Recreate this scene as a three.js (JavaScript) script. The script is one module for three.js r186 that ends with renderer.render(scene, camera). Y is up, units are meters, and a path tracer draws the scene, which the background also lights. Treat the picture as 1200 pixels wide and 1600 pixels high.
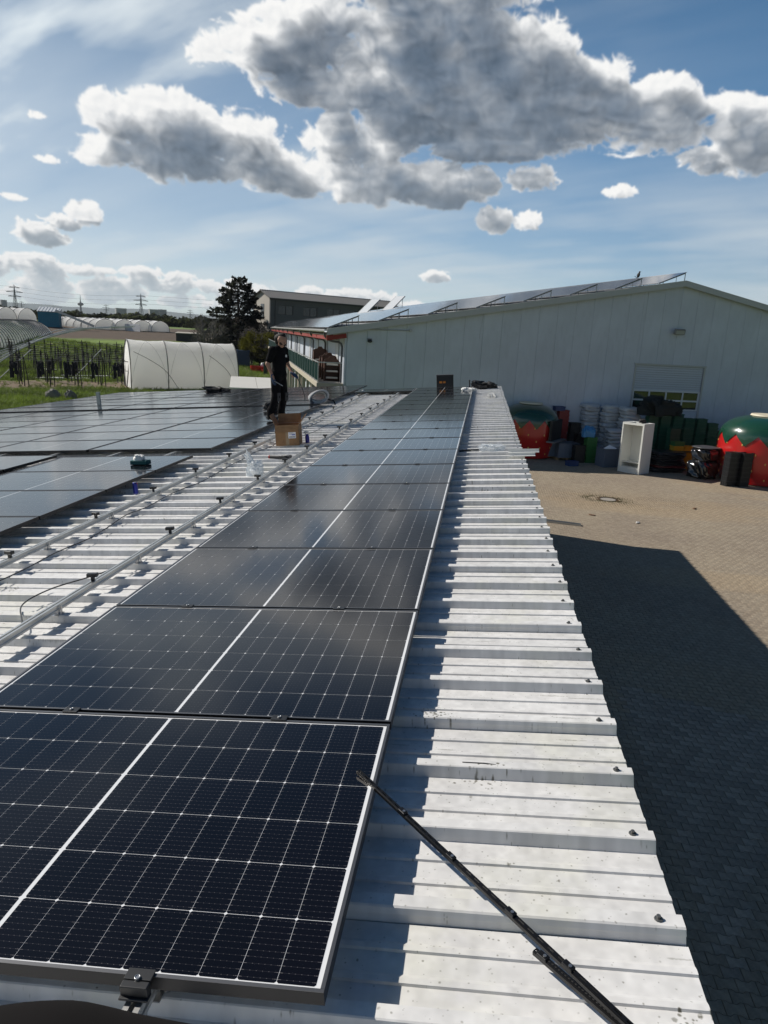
import * as THREE from 'three';
import { mergeGeometries, toCreasedNormals } from 'three/addons/utils/BufferGeometryUtils.js';
import { RoundedBoxGeometry } from 'three/addons/geometries/RoundedBoxGeometry.js';
import { MarchingCubes } from 'three/addons/objects/MarchingCubes.js';

// ---------------------------------------------------------------- camera, sky, sun, exposure
const RAD = Math.PI / 180;
const scene = new THREE.Scene();
const camera = new THREE.PerspectiveCamera(71.6, 0.75, 0.05, 30000);
camera.position.set(0.23, 6.0, 1.239);
camera.rotation.order = 'YXZ';
camera.rotation.set(-14.1 * RAD, 7.13 * RAD, 3.14 * RAD);
const renderer = new THREE.WebGLRenderer({ antialias: true });
renderer.toneMapping = THREE.LinearToneMapping;
renderer.toneMappingExposure = 1.0;
renderer.shadowMap.enabled = true;

const SUN = new THREE.Vector3(-0.734, 0.57, -0.369).normalize();      // towards the sun
const sun = new THREE.DirectionalLight(new THREE.Color(1.0, 0.945, 0.865), 5.0);
sun.position.copy(SUN).multiplyScalar(120); sun.target.position.set(0, 0, -20);
sun.castShadow = true; sun.shadow.mapSize.set(4096, 4096);
Object.assign(sun.shadow.camera, { left: -90, right: 90, top: 90, bottom: -90, near: 1, far: 320 });
scene.add(sun, sun.target);

// seeded random numbers and lattice noise
function mulberry(a) { return () => { a |= 0; a = a + 0x6D2B79F5 | 0; let t = Math.imul(a ^ a >>> 15, 1 | a); t = t + Math.imul(t ^ t >>> 7, 61 | t) ^ t; return ((t ^ t >>> 14) >>> 0) / 4294967296; }; }
const rnd = mulberry(20240417);
const R = (a, b) => a + (b - a) * rnd();
const LAT = new Float32Array(65536); { const g = mulberry(77); for (let i = 0; i < 65536; i++) LAT[i] = g() * 2 - 1; }
function vn(x, y) {
  const xi = Math.floor(x), yi = Math.floor(y), fx = x - xi, fy = y - yi;
  const ux = fx * fx * fx * (fx * (fx * 6 - 15) + 10), uy = fy * fy * fy * (fy * (fy * 6 - 15) + 10);
  const a = LAT[(xi & 255) + ((yi & 255) << 8)], b = LAT[(xi + 1 & 255) + ((yi & 255) << 8)], c = LAT[(xi & 255) + ((yi + 1 & 255) << 8)], d = LAT[(xi + 1 & 255) + ((yi + 1 & 255) << 8)];
  return a + (b - a) * ux + (c - a) * uy + (a - b - c + d) * ux * uy;
}
function fbm(x, y, o = 5) { let s = 0, a = 0.5; for (let i = 0; i < o; i++) { s += a * vn(x, y); x = x * 2.03 + 17.3; y = y * 2.03 + 5.7; a *= 0.5; } return s; }
function sstep(a, b, x) { const t = Math.min(1, Math.max(0, (x - a) / (b - a))); return t * t * (3 - 2 * t); }
const mix = (a, b, t) => a + (b - a) * t;

// the sky: clear air, a thin veil of cirrus, cumulus clouds (azimuth, elevation, radii in degrees; azimuth 0 is -z, positive to the right)
const CLOUDS = [[-8.5,22.3,5.5,2.3],[-2.5,22.6,5.0,2.2],[-18.0,18.0,4.3,2.3],[-13.5,19.4,5.4,2.6],[-8.0,19.3,6.8,3.1],[-2.5,19.1,6.3,3.1],[1.2,18.0,3.8,2.8],[-10.7,16.5,6.9,1.7],[-4.1,16.0,7.7,2.4],[2.9,15.0,8.3,2.3],[8.6,14.9,6.2,2.2],[12.1,14.3,3.6,1.7],[6.1,17.6,2.6,1.6],[10.5,16.2,2.9,1.5],[15.6,14.9,2.7,1.4],[17.1,13.5,4.1,2.2],[14.0,12.5,1.8,1.1],[-27.7,13.1,2.3,1.7],[-23.9,12.8,4.9,2.3],[-20.2,12.4,4.6,2.4],[-28.2,11.1,2.5,1.5],[-22.4,10.8,5.9,1.6],[-16.5,10.9,4.7,1.8],[-10.5,12.8,4.0,2.4],[-8.5,10.8,6.2,1.9],[-4.6,10.5,4.0,1.5],[-1.8,10.8,1.9,1.3],[-11.5,13.9,2.3,1.4],[-6.8,14.4,5.6,1.4],[-1.1,13.2,4.1,1.0],[2.3,11.4,2.1,1.0],[-0.1,8.5,1.4,1.0],[2.4,8.6,1.1,0.8],[8.7,10.6,1.1,0.5],[-4.2,4.4,1.3,0.5],[-32.7,5.4,1.9,1.0],[-29.8,6.9,1.3,0.9],[-31.1,6.2,1.2,0.6],[-34.2,7.5,0.8,0.3],[-32.4,12.6,0.7,0.3],[-31.9,10.1,1.0,0.3]];
{ // a low bank on the left horizon; the rest of the sky carries the same kind of broken cumulus
  const g = mulberry(5);
  for (let k = 0; k < 85; k++) { const az = -40 + 36 * Math.pow(g(), 1.15), w = 0.7 + 1.3 * g(); CLOUDS.push([az, 1.2 + 3.2 * g() * (1 - (az + 40) / 60), w, w * (0.28 + 0.15 * g())]); }
  for (let k = 0; k < 12; k++) {
    const az = 75 + 190 * g(), el = 9 + 34 * g() * g(), n = 4 + Math.floor(g() * 5), w = 3 + 5 * g();
    for (let i = 0; i < n; i++) CLOUDS.push([az + (g() - 0.5) * w * 4, el + (g() - 0.5) * w * 0.7, w * (0.5 + 0.7 * g()), w * (0.3 + 0.25 * g())]);
  }
  for (let az = 30; az < 320; az += 6) CLOUDS.push([az + g() * 4, 2.4 + g() * 1.8, 3 + 2.5 * g(), 0.4 + 0.4 * g()]);
}
function makeSky() {
  const W = 4096, H = 2048, data = new Float32Array(W * H * 4);
  const sAz = Math.atan2(SUN.x, -SUN.z) / RAD, sEl = Math.asin(SUN.y) / RAD;
  let list = [];
  const field = (az, el, oct) => {
    let m = -9, win = null;
    for (const c of list) { let dx = az - c[0]; if (dx > 180) dx -= 360; else if (dx < -180) dx += 360; dx /= c[2]; if (dx > 1.8 || dx < -1.8) continue; let dy = (el - c[1]) / c[3]; if (dy < 0) dy *= 1.2; const q = 1 - dx * dx - dy * dy; if (q > m) { m = q; win = c; } }
    if (m < -1.4) return -1;
    // warped, billowed noise: rounded heads on all scales
    const wx = 0.5 * vn(az * 0.9 + 3, el * 1.2), wy = 0.5 * vn(az * 0.9 + 71, el * 1.2 + 9);
    const fs = win[2] < 2.15 ? Math.min(3.4, 2.0 / win[3]) : 1; let s = 0, a = 0.5, x = (az + wx) * 0.30 * fs + 31, y = (el + wy) * 0.42 * fs + 11;
    for (let i = 0; i < oct; i++) { const q = Math.abs(vn(x, y)); s += a * (0.5 - 1.5 * q); x = x * 2.13 + 13.1; y = y * 2.13 + 7.7; a *= 0.58; }
    return (m < 0 ? m * 0.85 : m * 0.7) + s * 0.86 + 0.13;
  };
  for (let j = 0; j < H; j++) {
    const el = (j + 0.5) / H * 180 - 90, se = Math.sin(el * RAD), ce = Math.cos(el * RAD);
    list = el > -1 && el < 75 ? CLOUDS.filter((c) => Math.abs(el - c[1]) < c[3] * 2 + 4) : [];
    for (let i = 0; i < W; i++) {
      const ph = ((i + 0.5) / W - 0.5) * 2 * Math.PI, x = Math.cos(ph) * ce, z = Math.sin(ph) * ce;
      const o = (j * W + i) * 4;
      if (el < -1) { data[o] = 0.12; data[o + 1] = 0.12; data[o + 2] = 0.1; data[o + 3] = 1; continue; }
      const az = Math.atan2(x, -z) / RAD, e = Math.max(0, el);
      const cs = x * SUN.x + se * SUN.y + z * SUN.z, ang = Math.acos(Math.min(1, Math.max(-1, cs))) / RAD;
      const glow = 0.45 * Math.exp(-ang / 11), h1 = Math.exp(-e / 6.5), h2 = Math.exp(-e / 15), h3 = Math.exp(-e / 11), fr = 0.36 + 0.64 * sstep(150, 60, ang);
      const hz = Math.exp(-e / 5) * Math.exp(-ang / 40);   // bright haze low on the sun's side
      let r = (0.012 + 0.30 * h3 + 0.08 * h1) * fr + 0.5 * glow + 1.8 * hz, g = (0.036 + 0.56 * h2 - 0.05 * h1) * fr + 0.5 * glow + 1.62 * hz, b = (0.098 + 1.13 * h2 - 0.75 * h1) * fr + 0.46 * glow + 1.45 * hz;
      // cirrus veil on the sun's side, drawn out in long streaks
      const pl = 1 / (se + 0.14), cx = x * pl, cz = z * pl;
      const st = fbm(cx * 0.8 + cz * 0.6, cz * 3.4 - cx * 2.0, 6), st2 = fbm(cx * 2.6 - 4, cz * 2.6 + 9, 4);
      let ci = sstep(-0.55, 0.55, st * 1.2 + 0.4 * st2) * Math.exp(-Math.pow(Math.max(0, ang - 20) / 30, 2)) * 0.95 + 0.22 * sstep(0.0, 0.5, st + 0.3 * st2) * sstep(70, 40, ang);
      ci *= sstep(-2, 4, el) * sstep(33, 19, el);
      ci = Math.max(ci, (0.34 + 0.5 * st + 0.25 * st2) * sstep(16, 7, el) * sstep(150, 80, ang));
      ci = Math.max(ci, 0.62 * Math.exp(-Math.pow(Math.max(0, ang - 28) / 22, 2)) * sstep(24, 12, el) * (0.85 + 0.5 * st));
      const br = 1 + 0.55 * Math.exp(-Math.pow(ang / 34, 2));
      r = mix(r, 0.64 * br, ci); g = mix(g, 0.70 * br, ci); b = mix(b, 0.735 * br, ci);
      if (list.length) {
        const d = field(az, el, 8);
        if (d > -0.05) {
          const a = sstep(-0.045, 0.2, d), sc = el < 6.5 ? 0.32 : 1;
          let lx = sAz - az, ly = sEl - el; const ll = Math.hypot(lx, ly) || 1; lx = lx / ll * 0.75; ly = ly / ll * 0.5 + 0.55;
          let tau = 0; for (const [s, w, q] of [[0.25, 0.34, 6], [0.65, 0.5, 5], [1.4, 0.8, 3], [2.8, 0.95, 2]]) tau += w * Math.max(0, field(az + lx * s * sc, el + ly * s * sc, q));
          const rim = 1 - sstep(0.0, 0.30, d);
          const em = field(az, el, 5) - field(az + lx * 0.4 * sc, el + ly * 0.4 * sc, 5);
          let li = Math.exp(-1.7 * Math.max(0, tau - 0.52)); li = Math.max(0, Math.min(1.05, li * (0.93 + 0.35 * em) + 0.26 * rim + 0.04 * em));
          const n2 = 0.5 + 0.5 * fbm(az * 0.5, el * 0.9, 3), far = Math.min(1, 1.3 * Math.exp(-e / 4.5));
          const dk = Math.max(0.07, 0.075 + 0.06 * n2 + 0.10 * sstep(1.0, 0.2, tau) + 0.05 * em);
          const dr = mix(dk * 0.74, 0.53, far), dg = mix(dk * 1.16, 0.61, far), db = mix(dk * 1.75, 0.66, far), hi = mix(0.93, 0.92, far);
          const cr = mix(dr, hi, li), cg = mix(dg, hi, li), cb = mix(db, hi * 0.99, li);
          r = mix(r, cr, a); g = mix(g, cg, a); b = mix(b, cb, a);
        }
      }
      data[o] = Math.max(0, r); data[o + 1] = Math.max(0, g); data[o + 2] = Math.max(0, b); data[o + 3] = 1;
    }
  }
  const t = new THREE.DataTexture(data, W, H, THREE.RGBAFormat, THREE.FloatType);
  t.mapping = THREE.EquirectangularReflectionMapping; t.magFilter = THREE.LinearFilter; t.minFilter = THREE.LinearFilter; t.needsUpdate = true;
  return t;
}
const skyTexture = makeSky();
scene.fog = new THREE.FogExp2(new THREE.Color(0.80, 0.88, 0.96), 0.00008);
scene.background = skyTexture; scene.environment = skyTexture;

// ---------------------------------------------------------------- helpers
const V = (x, y, z) => new THREE.Vector3(x, y, z);
const used = {};
function numbered(n) { const k = used[n] = (used[n] ?? -1) + 1; return k ? n + '_' + String(k).padStart(3, '0') : n; }
function tag(o, label, category, group) { o.userData.label = label; o.userData.category = category; if (group) o.userData.group = group; return o; }
function thing(name, label, category, pos = [0, 0, 0], turn = 0, group) {
  const o = new THREE.Group(); o.name = numbered(name); o.position.set(...pos); o.rotation.y = turn; scene.add(o); return tag(o, label, category, group);
}
function part(parent, name, geo, mat, pos) {
  const m = new THREE.Mesh(geo, mat); m.name = name; m.castShadow = m.receiveShadow = true; if (pos) m.position.set(...pos); parent.add(m); return m;
}
function structure(name, geo, mat) { const m = part(scene, numbered(name), geo, mat); m.userData.kind = 'structure'; return m; }
function copyOf(o, pos, turn, label, name) {
  const c = o.clone(); c.name = numbered(name ?? o.name.replace(/_\d+$/, '')); c.userData = { ...o.userData };
  if (pos) c.position.set(...pos); if (turn !== undefined) c.rotation.y = turn; if (label) c.userData.label = label; scene.add(c); return c;
}
const ORD = ['first', 'second', 'third', 'fourth', 'fifth', 'sixth', 'seventh', 'eighth', 'ninth', 'tenth', 'eleventh', 'twelfth', 'thirteenth', 'fourteenth', 'fifteenth', 'sixteenth', 'seventeenth', 'eighteenth', 'nineteenth', 'twentieth'];
const mat = (r, g, b, roughness = 0.7, o = {}) => new THREE.MeshStandardMaterial({ color: new THREE.Color().setRGB(r, g, b), roughness, ...o });
const phys = (r, g, b, roughness, o = {}) => new THREE.MeshPhysicalMaterial({ color: new THREE.Color().setRGB(r, g, b), roughness, ...o });
const box = (w, h, d, x = 0, y = 0, z = 0, ry = 0, rx = 0, rz = 0) => { const g = new THREE.BoxGeometry(w, h, d); if (rx || ry || rz) g.applyMatrix4(new THREE.Matrix4().makeRotationFromEuler(new THREE.Euler(rx, ry, rz))); return g.translate(x, y, z); };
const rbox = (w, h, d, r, x = 0, y = 0, z = 0, s = 1) => new RoundedBoxGeometry(w, h, d, s, r).translate(x, y, z);
const merge = (a) => mergeGeometries(a.map((g) => { const n = g.index ? g.toNonIndexed() : g; for (const k of Object.keys(n.attributes)) if (!['position', 'normal', 'uv'].includes(k)) n.deleteAttribute(k); return n; }));
function rod(a, b, r0, r1 = r0, seg = 6) {
  const d = b.clone().sub(a), g = new THREE.CylinderGeometry(r1, r0, d.length(), seg, 1);
  g.applyQuaternion(new THREE.Quaternion().setFromUnitVectors(V(0, 1, 0), d.clone().normalize())); const c = a.clone().add(b).multiplyScalar(0.5); return g.translate(c.x, c.y, c.z);
}
const tube = (pts, r, seg = 24, rad = 6) => new THREE.TubeGeometry(new THREE.CatmullRomCurve3(pts.map((p) => V(...p))), seg, r, rad);
function tex(w, h, fn, { srgb = true, repeat } = {}) {   // fn(x, y) -> [r, g, b] 0..1 as sRGB
  const d = new Uint8Array(w * h * 4);
  for (let j = 0; j < h; j++) for (let i = 0; i < w; i++) { const c = fn(i, j), o = (j * w + i) * 4; for (let k = 0; k < 3; k++) d[o + k] = Math.max(0, Math.min(255, c[k] * 255)); d[o + 3] = 255; }
  const t = new THREE.DataTexture(d, w, h); t.wrapS = t.wrapT = THREE.RepeatWrapping; t.magFilter = THREE.LinearFilter; t.minFilter = THREE.LinearMipmapLinearFilter; t.generateMipmaps = true;
  if (srgb) t.colorSpace = THREE.SRGBColorSpace; if (repeat) t.repeat.set(...repeat); t.needsUpdate = true; return t;
}
// noise that repeats every n cells, for tiling textures
function tn(x, y, n, seed = 0) {
  const xi = Math.floor(x), yi = Math.floor(y), fx = x - xi, fy = y - yi, m = (a) => ((a % n) + n) % n, L = (a, b) => LAT[(m(a) * 7 + seed * 31 + m(b) * 257) & 65535];
  const ux = fx * fx * (3 - 2 * fx), uy = fy * fy * (3 - 2 * fy), a = L(xi, yi), b = L(xi + 1, yi), c = L(xi, yi + 1), d = L(xi + 1, yi + 1);
  return a + (b - a) * ux + (c - a) * uy + (a - b - c + d) * ux * uy;
}
const tfbm = (u, v, n, o = 4, seed = 0) => { let s = 0, a = 0.5; for (let i = 0; i < o; i++) { s += a * tn(u * n, v * n, n, seed + i); n *= 2; a *= 0.5; } return s; };
// planar uv in metres from two axes
function planarUV(g, ax, az, sc = 1) { const p = g.attributes.position, uv = new Float32Array(p.count * 2); for (let i = 0; i < p.count; i++) { uv[i * 2] = p.getComponent(i, ax) * sc; uv[i * 2 + 1] = p.getComponent(i, az) * sc; } g.setAttribute('uv', new THREE.BufferAttribute(uv, 2)); return g; }
// extrude a 2D outline (x, y) along z
function extrude(pts, depth, o = {}) { const s = new THREE.Shape(pts.map((p) => new THREE.Vector2(p[0], p[1]))); return new THREE.ExtrudeGeometry(s, { depth, bevelEnabled: false, ...o }); }

// frames of reference: the low roof the camera stands on, and the big hall
const AL = 5.19 * RAD, PY = 4.585, TH = 19 * RAD;
const onRoof = (s, n, v) => [s * Math.cos(AL) - n * Math.sin(AL), PY + s * Math.sin(AL) + n * Math.cos(AL), -v];   // s: across, up to the right; n: off the panel plane; v: away
function roofThing(name, label, category, s, n, v, turn = 0, group) { const o = thing(name, label, category, onRoof(s, n, v), 0, group); o.rotation.set(0, 0, AL); if (turn) o.rotateY(turn); return o; }
const HC = [-6.68, -35.11];
const atHall = (a, h, out) => [HC[0] + a * Math.cos(TH) + out * Math.sin(TH), h, HC[1] - a * Math.sin(TH) + out * Math.cos(TH)];
const terr = (x, z) => { const t = Math.min(1, Math.max(0, (-x * 0.8 - z * 0.6 - 70) / 105)); return 4.2 * t * t * (3 - 2 * t); };

// ---------------------------------------------------------------- ground and paved yard
const grassZone = (x, z) => {            // what the land is covered with: colour as sRGB
  const n = fbm(x * 0.35, z * 0.35, 5), n2 = fbm(x * 1.9 + 40, z * 1.9, 4), n3 = fbm(x * 0.03 + 9, z * 0.03, 3);
  let c = [0.39 + 0.10 * n + 0.07 * n2, 0.475 + 0.12 * n + 0.08 * n2, 0.17 + 0.04 * n];
  const q = -x * 0.8 - z * 0.6, soil = [0.44 + 0.12 * n2, 0.37 + 0.10 * n2, 0.30 + 0.08 * n2], brown = [0.31 + 0.05 * n2, 0.25 + 0.04 * n2, 0.19 + 0.03 * n2];
  const put = (k, t) => { for (let i = 0; i < 3; i++) c[i] = mix(c[i], k[i], t); };
  // bare bed in front of the trellis, strips of bare ground between its rows
  const u = (x + 38) * 0.8 - (z + 56) * 0.6, w = -(x + 38) * 0.6 - (z + 56) * 0.8;       // u: along the rows of the trellis, w: away
  if (u > -14 && u < 24 && w > -12 && w < 60) {
    put(soil, sstep(-2.5, -1, w + n * 2) * (1 - sstep(5.5, 7.5, w + n * 2.5)) * 0.95);
    if (w > 8) put(soil, sstep(0.35, 0.75, Math.sin(w * 1.15 + n) + n2 * 0.9) * 0.55);
  }
  const d = Math.hypot(x, z);
  if (q > 125 && d < 420 && x > -190) put(brown, sstep(125, 130, q + 3 * n) * (1 - sstep(182, 190, q + 3 * n)));
  if (q > 215) { const k = Math.sin(q * 0.035 + n3 * 4); put(k > 0.3 ? [0.33, 0.42, 0.14] : k < -0.5 ? [0.40, 0.34, 0.24] : [0.24, 0.30, 0.12], 0.75); }
  const path = Math.abs((x + 25) * 0.956 - (z + 78) * -0.29);
  if (z < -66 && z > -112) put([0.55, 0.48, 0.40], 1 - sstep(0.8, 1.6, Math.abs(path - 1.2) + n));
  return c;
};
const landTex = (() => { const N = 2048, S = 420; const t = tex(N, N, (i, j) => grassZone(-270 + i / N * S, -340 + j / N * S)); t.wrapS = t.wrapT = THREE.MirroredRepeatWrapping; return t; })();
{
  const rings = [0], A = 192; for (let r = 6; r < 14000; r *= 1.075) rings.push(r);
  const P = [], U = [], I = [];
  rings.forEach((r) => { for (let a = 0; a <= A; a++) { const t = a / A * 2 * Math.PI, x = Math.sin(t) * r, z = -Math.cos(t) * r; const rough = r > 25 ? 0.12 * fbm(x * 0.2, z * 0.2, 3) * sstep(25, 60, r) * (x < -8 ? 1 : 0) : 0; P.push(x, terr(x, z) - 0.06 + rough, z); U.push((x + 270) / 420, (z + 340) / 420); } });
  for (let k = 0; k + 1 < rings.length; k++) for (let a = 0; a < A; a++) { const p = k * (A + 1) + a, q = p + A + 1; I.push(p, p + 1, q, p + 1, q + 1, q); }
  const g = new THREE.BufferGeometry(); g.setAttribute('position', new THREE.Float32BufferAttribute(P, 3)); g.setAttribute('uv', new THREE.Float32BufferAttribute(U, 2)); g.setIndex(I); g.computeVertexNormals();
  if (g.attributes.normal.getY(500) < 0) { I.reverse(); g.setIndex(I); g.computeVertexNormals(); }
  structure('ground', g, new THREE.MeshStandardMaterial({ map: landTex, roughness: 1 }));
}
// paved yard: bedding sheet, concrete double-T paving stones
const MAN = [5.68, -27.7];
const yardDirt = (x, z) => { const dx = (x - MAN[0] - 0.5) / 3.4, dz = (z - MAN[1]) / 1.7; return Math.exp(-(dx * dx + dz * dz) * 1.1); };
const yard = new THREE.Group(); yard.name = 'paved_yard'; yard.userData.kind = 'structure'; scene.add(yard);
{
  const X0 = 0.1, X1 = 22, Z0 = 3, Z1 = -46;
  const bed = tex(512, 512, (i, j) => { const x = X0 + i / 512 * (X1 - X0), z = Z0 + j / 512 * (Z1 - Z0), n = fbm(x * 2, z * 2, 4), t = yardDirt(x, z), k = fbm(x * 5, z * 5, 3); const c = 0.20 + 0.08 * n; return [mix(c, 0.25 + 0.14 * k, t), mix(c * 0.93, 0.18 + 0.10 * k, t), mix(c * 0.85, 0.09 + 0.05 * k, t)]; });
  const g = new THREE.PlaneGeometry(X1 - X0, Z0 - Z1).rotateX(-Math.PI / 2).translate((X0 + X1) / 2, -0.012, (Z0 + Z1) / 2);
  { const p = g.attributes.position, uv = g.attributes.uv; for (let i = 0; i < p.count; i++) uv.setXY(i, (p.getX(i) - X0) / (X1 - X0), (p.getZ(i) - Z0) / (Z1 - Z0)); }
  part(yard, 'bedding_sand', g, new THREE.MeshStandardMaterial({ map: bed, roughness: 1 }));
  const stone = (k) => { const a = 0.0975 * k, b = 0.081 * k, w = 0.0565 * k; const s = [[-a, -b], [-0.066, -b], [-0.036, -w], [0.036, -w], [0.066, -b], [a, -b], [a, b], [0.066, b], [0.036, w], [-0.036, w], [-0.066, b], [-a, b]]; return extrude(s, 0.03, { bevelEnabled: true, bevelSize: 0.0035, bevelThickness: 0.0035, bevelSegments: 1, bevelOffset: -0.0035 }).rotateX(-Math.PI / 2).translate(0, -0.0335, 0); };
  const gs = stone(1), pave = tex(256, 256, (i, j) => { const f = tfbm(i / 256, j / 256, 8, 5, 3), s = LAT[(i * 131 + j * 517) & 65535] * 0.06; const c = 0.86 + 0.12 * f + s; return [c, c * 0.985, c * 0.96]; });
  planarUV(gs, 0, 2, 3.1);
  const base = new THREE.MeshStandardMaterial({ map: pave, roughness: 0.92 });
  const tone = (x, z) => {
    const n = fbm(x * 0.5, z * 0.5, 4), m = fbm(x * 0.16 + 20, z * 0.5, 4), k = rnd() - 0.5, t = yardDirt(x, z) * 0.8;
    let c = [0.40 + 0.06 * n + 0.06 * k, 0.338 + 0.055 * n + 0.06 * k, 0.262 + 0.035 * n + 0.05 * k];
    const ochre = sstep(0.05, 0.4, m) * 0.5 + t * 0.8; return [mix(c[0], 0.50, ochre * 0.7), mix(c[1], 0.385, ochre * 0.7), mix(c[2], 0.25, ochre * 0.7)];
  };
  const spots = []; let row = 0;
  for (let z = Z0; z > Z1; z -= 0.14, row++) for (let x = X0 + (row % 2) * 0.1; x < X1; x += 0.2) {
    if (Math.hypot(x - MAN[0], z - MAN[1]) < 0.46) continue;
    const sunk = yardDirt(x, z) * (0.5 + 0.5 * fbm(x * 1.3, z * 1.3, 3) * 2);
    spots.push([x + R(-0.0012, 0.0012), R(-0.0015, 0.0015) - 0.012 * sunk, z + R(-0.0012, 0.0012), R(-0.008, 0.008), R(-0.006, 0.006) * (1 + 5 * sunk), 1 - 0.13 * Math.max(0, sunk)]);
  }
  // the stones that show largest: nearest the camera and not hidden by the roof
  const cam = camera.position, vis = spots.map((s, i) => { const t = (cam.y - PY - 0.05) / cam.y, rx = cam.x + (s[0] - cam.x) * t; const dx = s[0] - cam.x, dz = cam.z - s[2]; const inF = Math.abs(Math.atan2(dx, dz) / RAD + 7.1) < 33 && s[2] < -2.5; return [inF && rx > 0.9 ? Math.hypot(dx, cam.y, dz) : 1e9, i]; }).sort((a, b) => a[0] - b[0]);
  const near = new Set(vis.slice(0, 300).map((v) => v[1]));
  const tones = []; for (let k = 0; k < 10; k++) { const m = base.clone(); const c = 0.33 + 0.013 * k; m.color.setRGB(c * 1.13, c * 0.97, c * 0.8); tones.push(m); }
  const im = new THREE.InstancedMesh(gs, base, spots.length - near.size); im.name = 'paving_stones'; im.userData.kind = 'stuff'; im.castShadow = im.receiveShadow = true;
  const o = new THREE.Object3D(), col = new THREE.Color(); let c = 0;
  spots.forEach((s, i) => {
    const tn = tone(s[0], s[2]);
    if (near.has(i)) { const m = part(yard, 'paving_stone', gs, tones[Math.floor(rnd() * 10)], [s[0], s[1], s[2]]); m.rotation.set(s[4], s[3], 0); return; }
    o.position.set(s[0], s[1], s[2]); o.rotation.set(s[4], s[3] + (rnd() < 0.5 ? Math.PI : 0), R(-0.006, 0.006)); o.scale.set(s[5], 1, s[5]); o.updateMatrix(); im.setMatrixAt(c, o.matrix); im.setColorAt(c++, col.setRGB(...tn));
  });
  yard.add(im);
}

// ---------------------------------------------------------------- the low building whose roof carries the panels
const roofTex = (() => {
  const N = 2048, d = new Float32Array(N * N), g = mulberry(91);
  const blot = (x, y, r, a, sx = 1) => { const e = Math.ceil(r * 2.2 * sx); for (let j = -Math.ceil(r * 2.2); j <= r * 2.2; j++) for (let i = -e; i <= e; i++) { const q = Math.hypot(i / sx, j) / r; if (q < 2) { const k = (((y + j) & N - 1) * N) + ((x + i) & N - 1); d[k] = Math.max(d[k], a * (1 - sstep(0.5, 1.4, q + 0.5 * vn((x + i) * 0.4, (y + j) * 0.4)))); } } };
  for (let k = 0; k < 13000; k++) blot(g() * N | 0, g() * N | 0, 0.5 + g() * 0.8, 0.1 + 0.4 * g());
  for (let k = 0; k < 110; k++) blot(g() * N | 0, g() * N | 0, 1.2 + g() * 2.2, 0.2 + 0.5 * g());
  for (let k = 0; k < 14; k++) { const x = g() * N | 0, y = g() * N | 0; for (let i = 0; i < 40; i++) blot(x + (g() + g() - 1) * 60 | 0, y + (g() + g() - 1) * 26 | 0, 0.7 + g() * 2.2, 0.3 + 0.5 * g()); }
  for (let k = 0; k < 90; k++) blot(g() * N | 0, g() * N | 0, 1 + g() * 1.2, 0.25, 10 + g() * 14);
  return tex(N, N, (i, j) => {
    const u = i / N, v = j / N, a = tfbm(u, v, 6, 5, 1), b = tfbm(u, v, 48, 4, 5), e = tfbm(u, v, 160, 2, 9), moss = sstep(0.1, 0.42, tfbm(u, v, 10, 5, 12)) * (0.6 + b);
    const s = d[j * N + i]; let c = 0.84 + 0.035 * a + 0.05 * b + 0.06 * e;
    return [mix(c, 0.24, s) - 0.03 * moss, mix(c * 0.995, 0.23, s) - 0.03 * moss, mix(c * 0.985, 0.18, s) - 0.05 * moss];
  });
})();
const roofMat = new THREE.MeshStandardMaterial({ map: roofTex, roughness: 0.5 });
const low = thing('farm_building', 'low building with a white ribbed metal roof, carrying the rows of solar panels', 'building');
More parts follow.
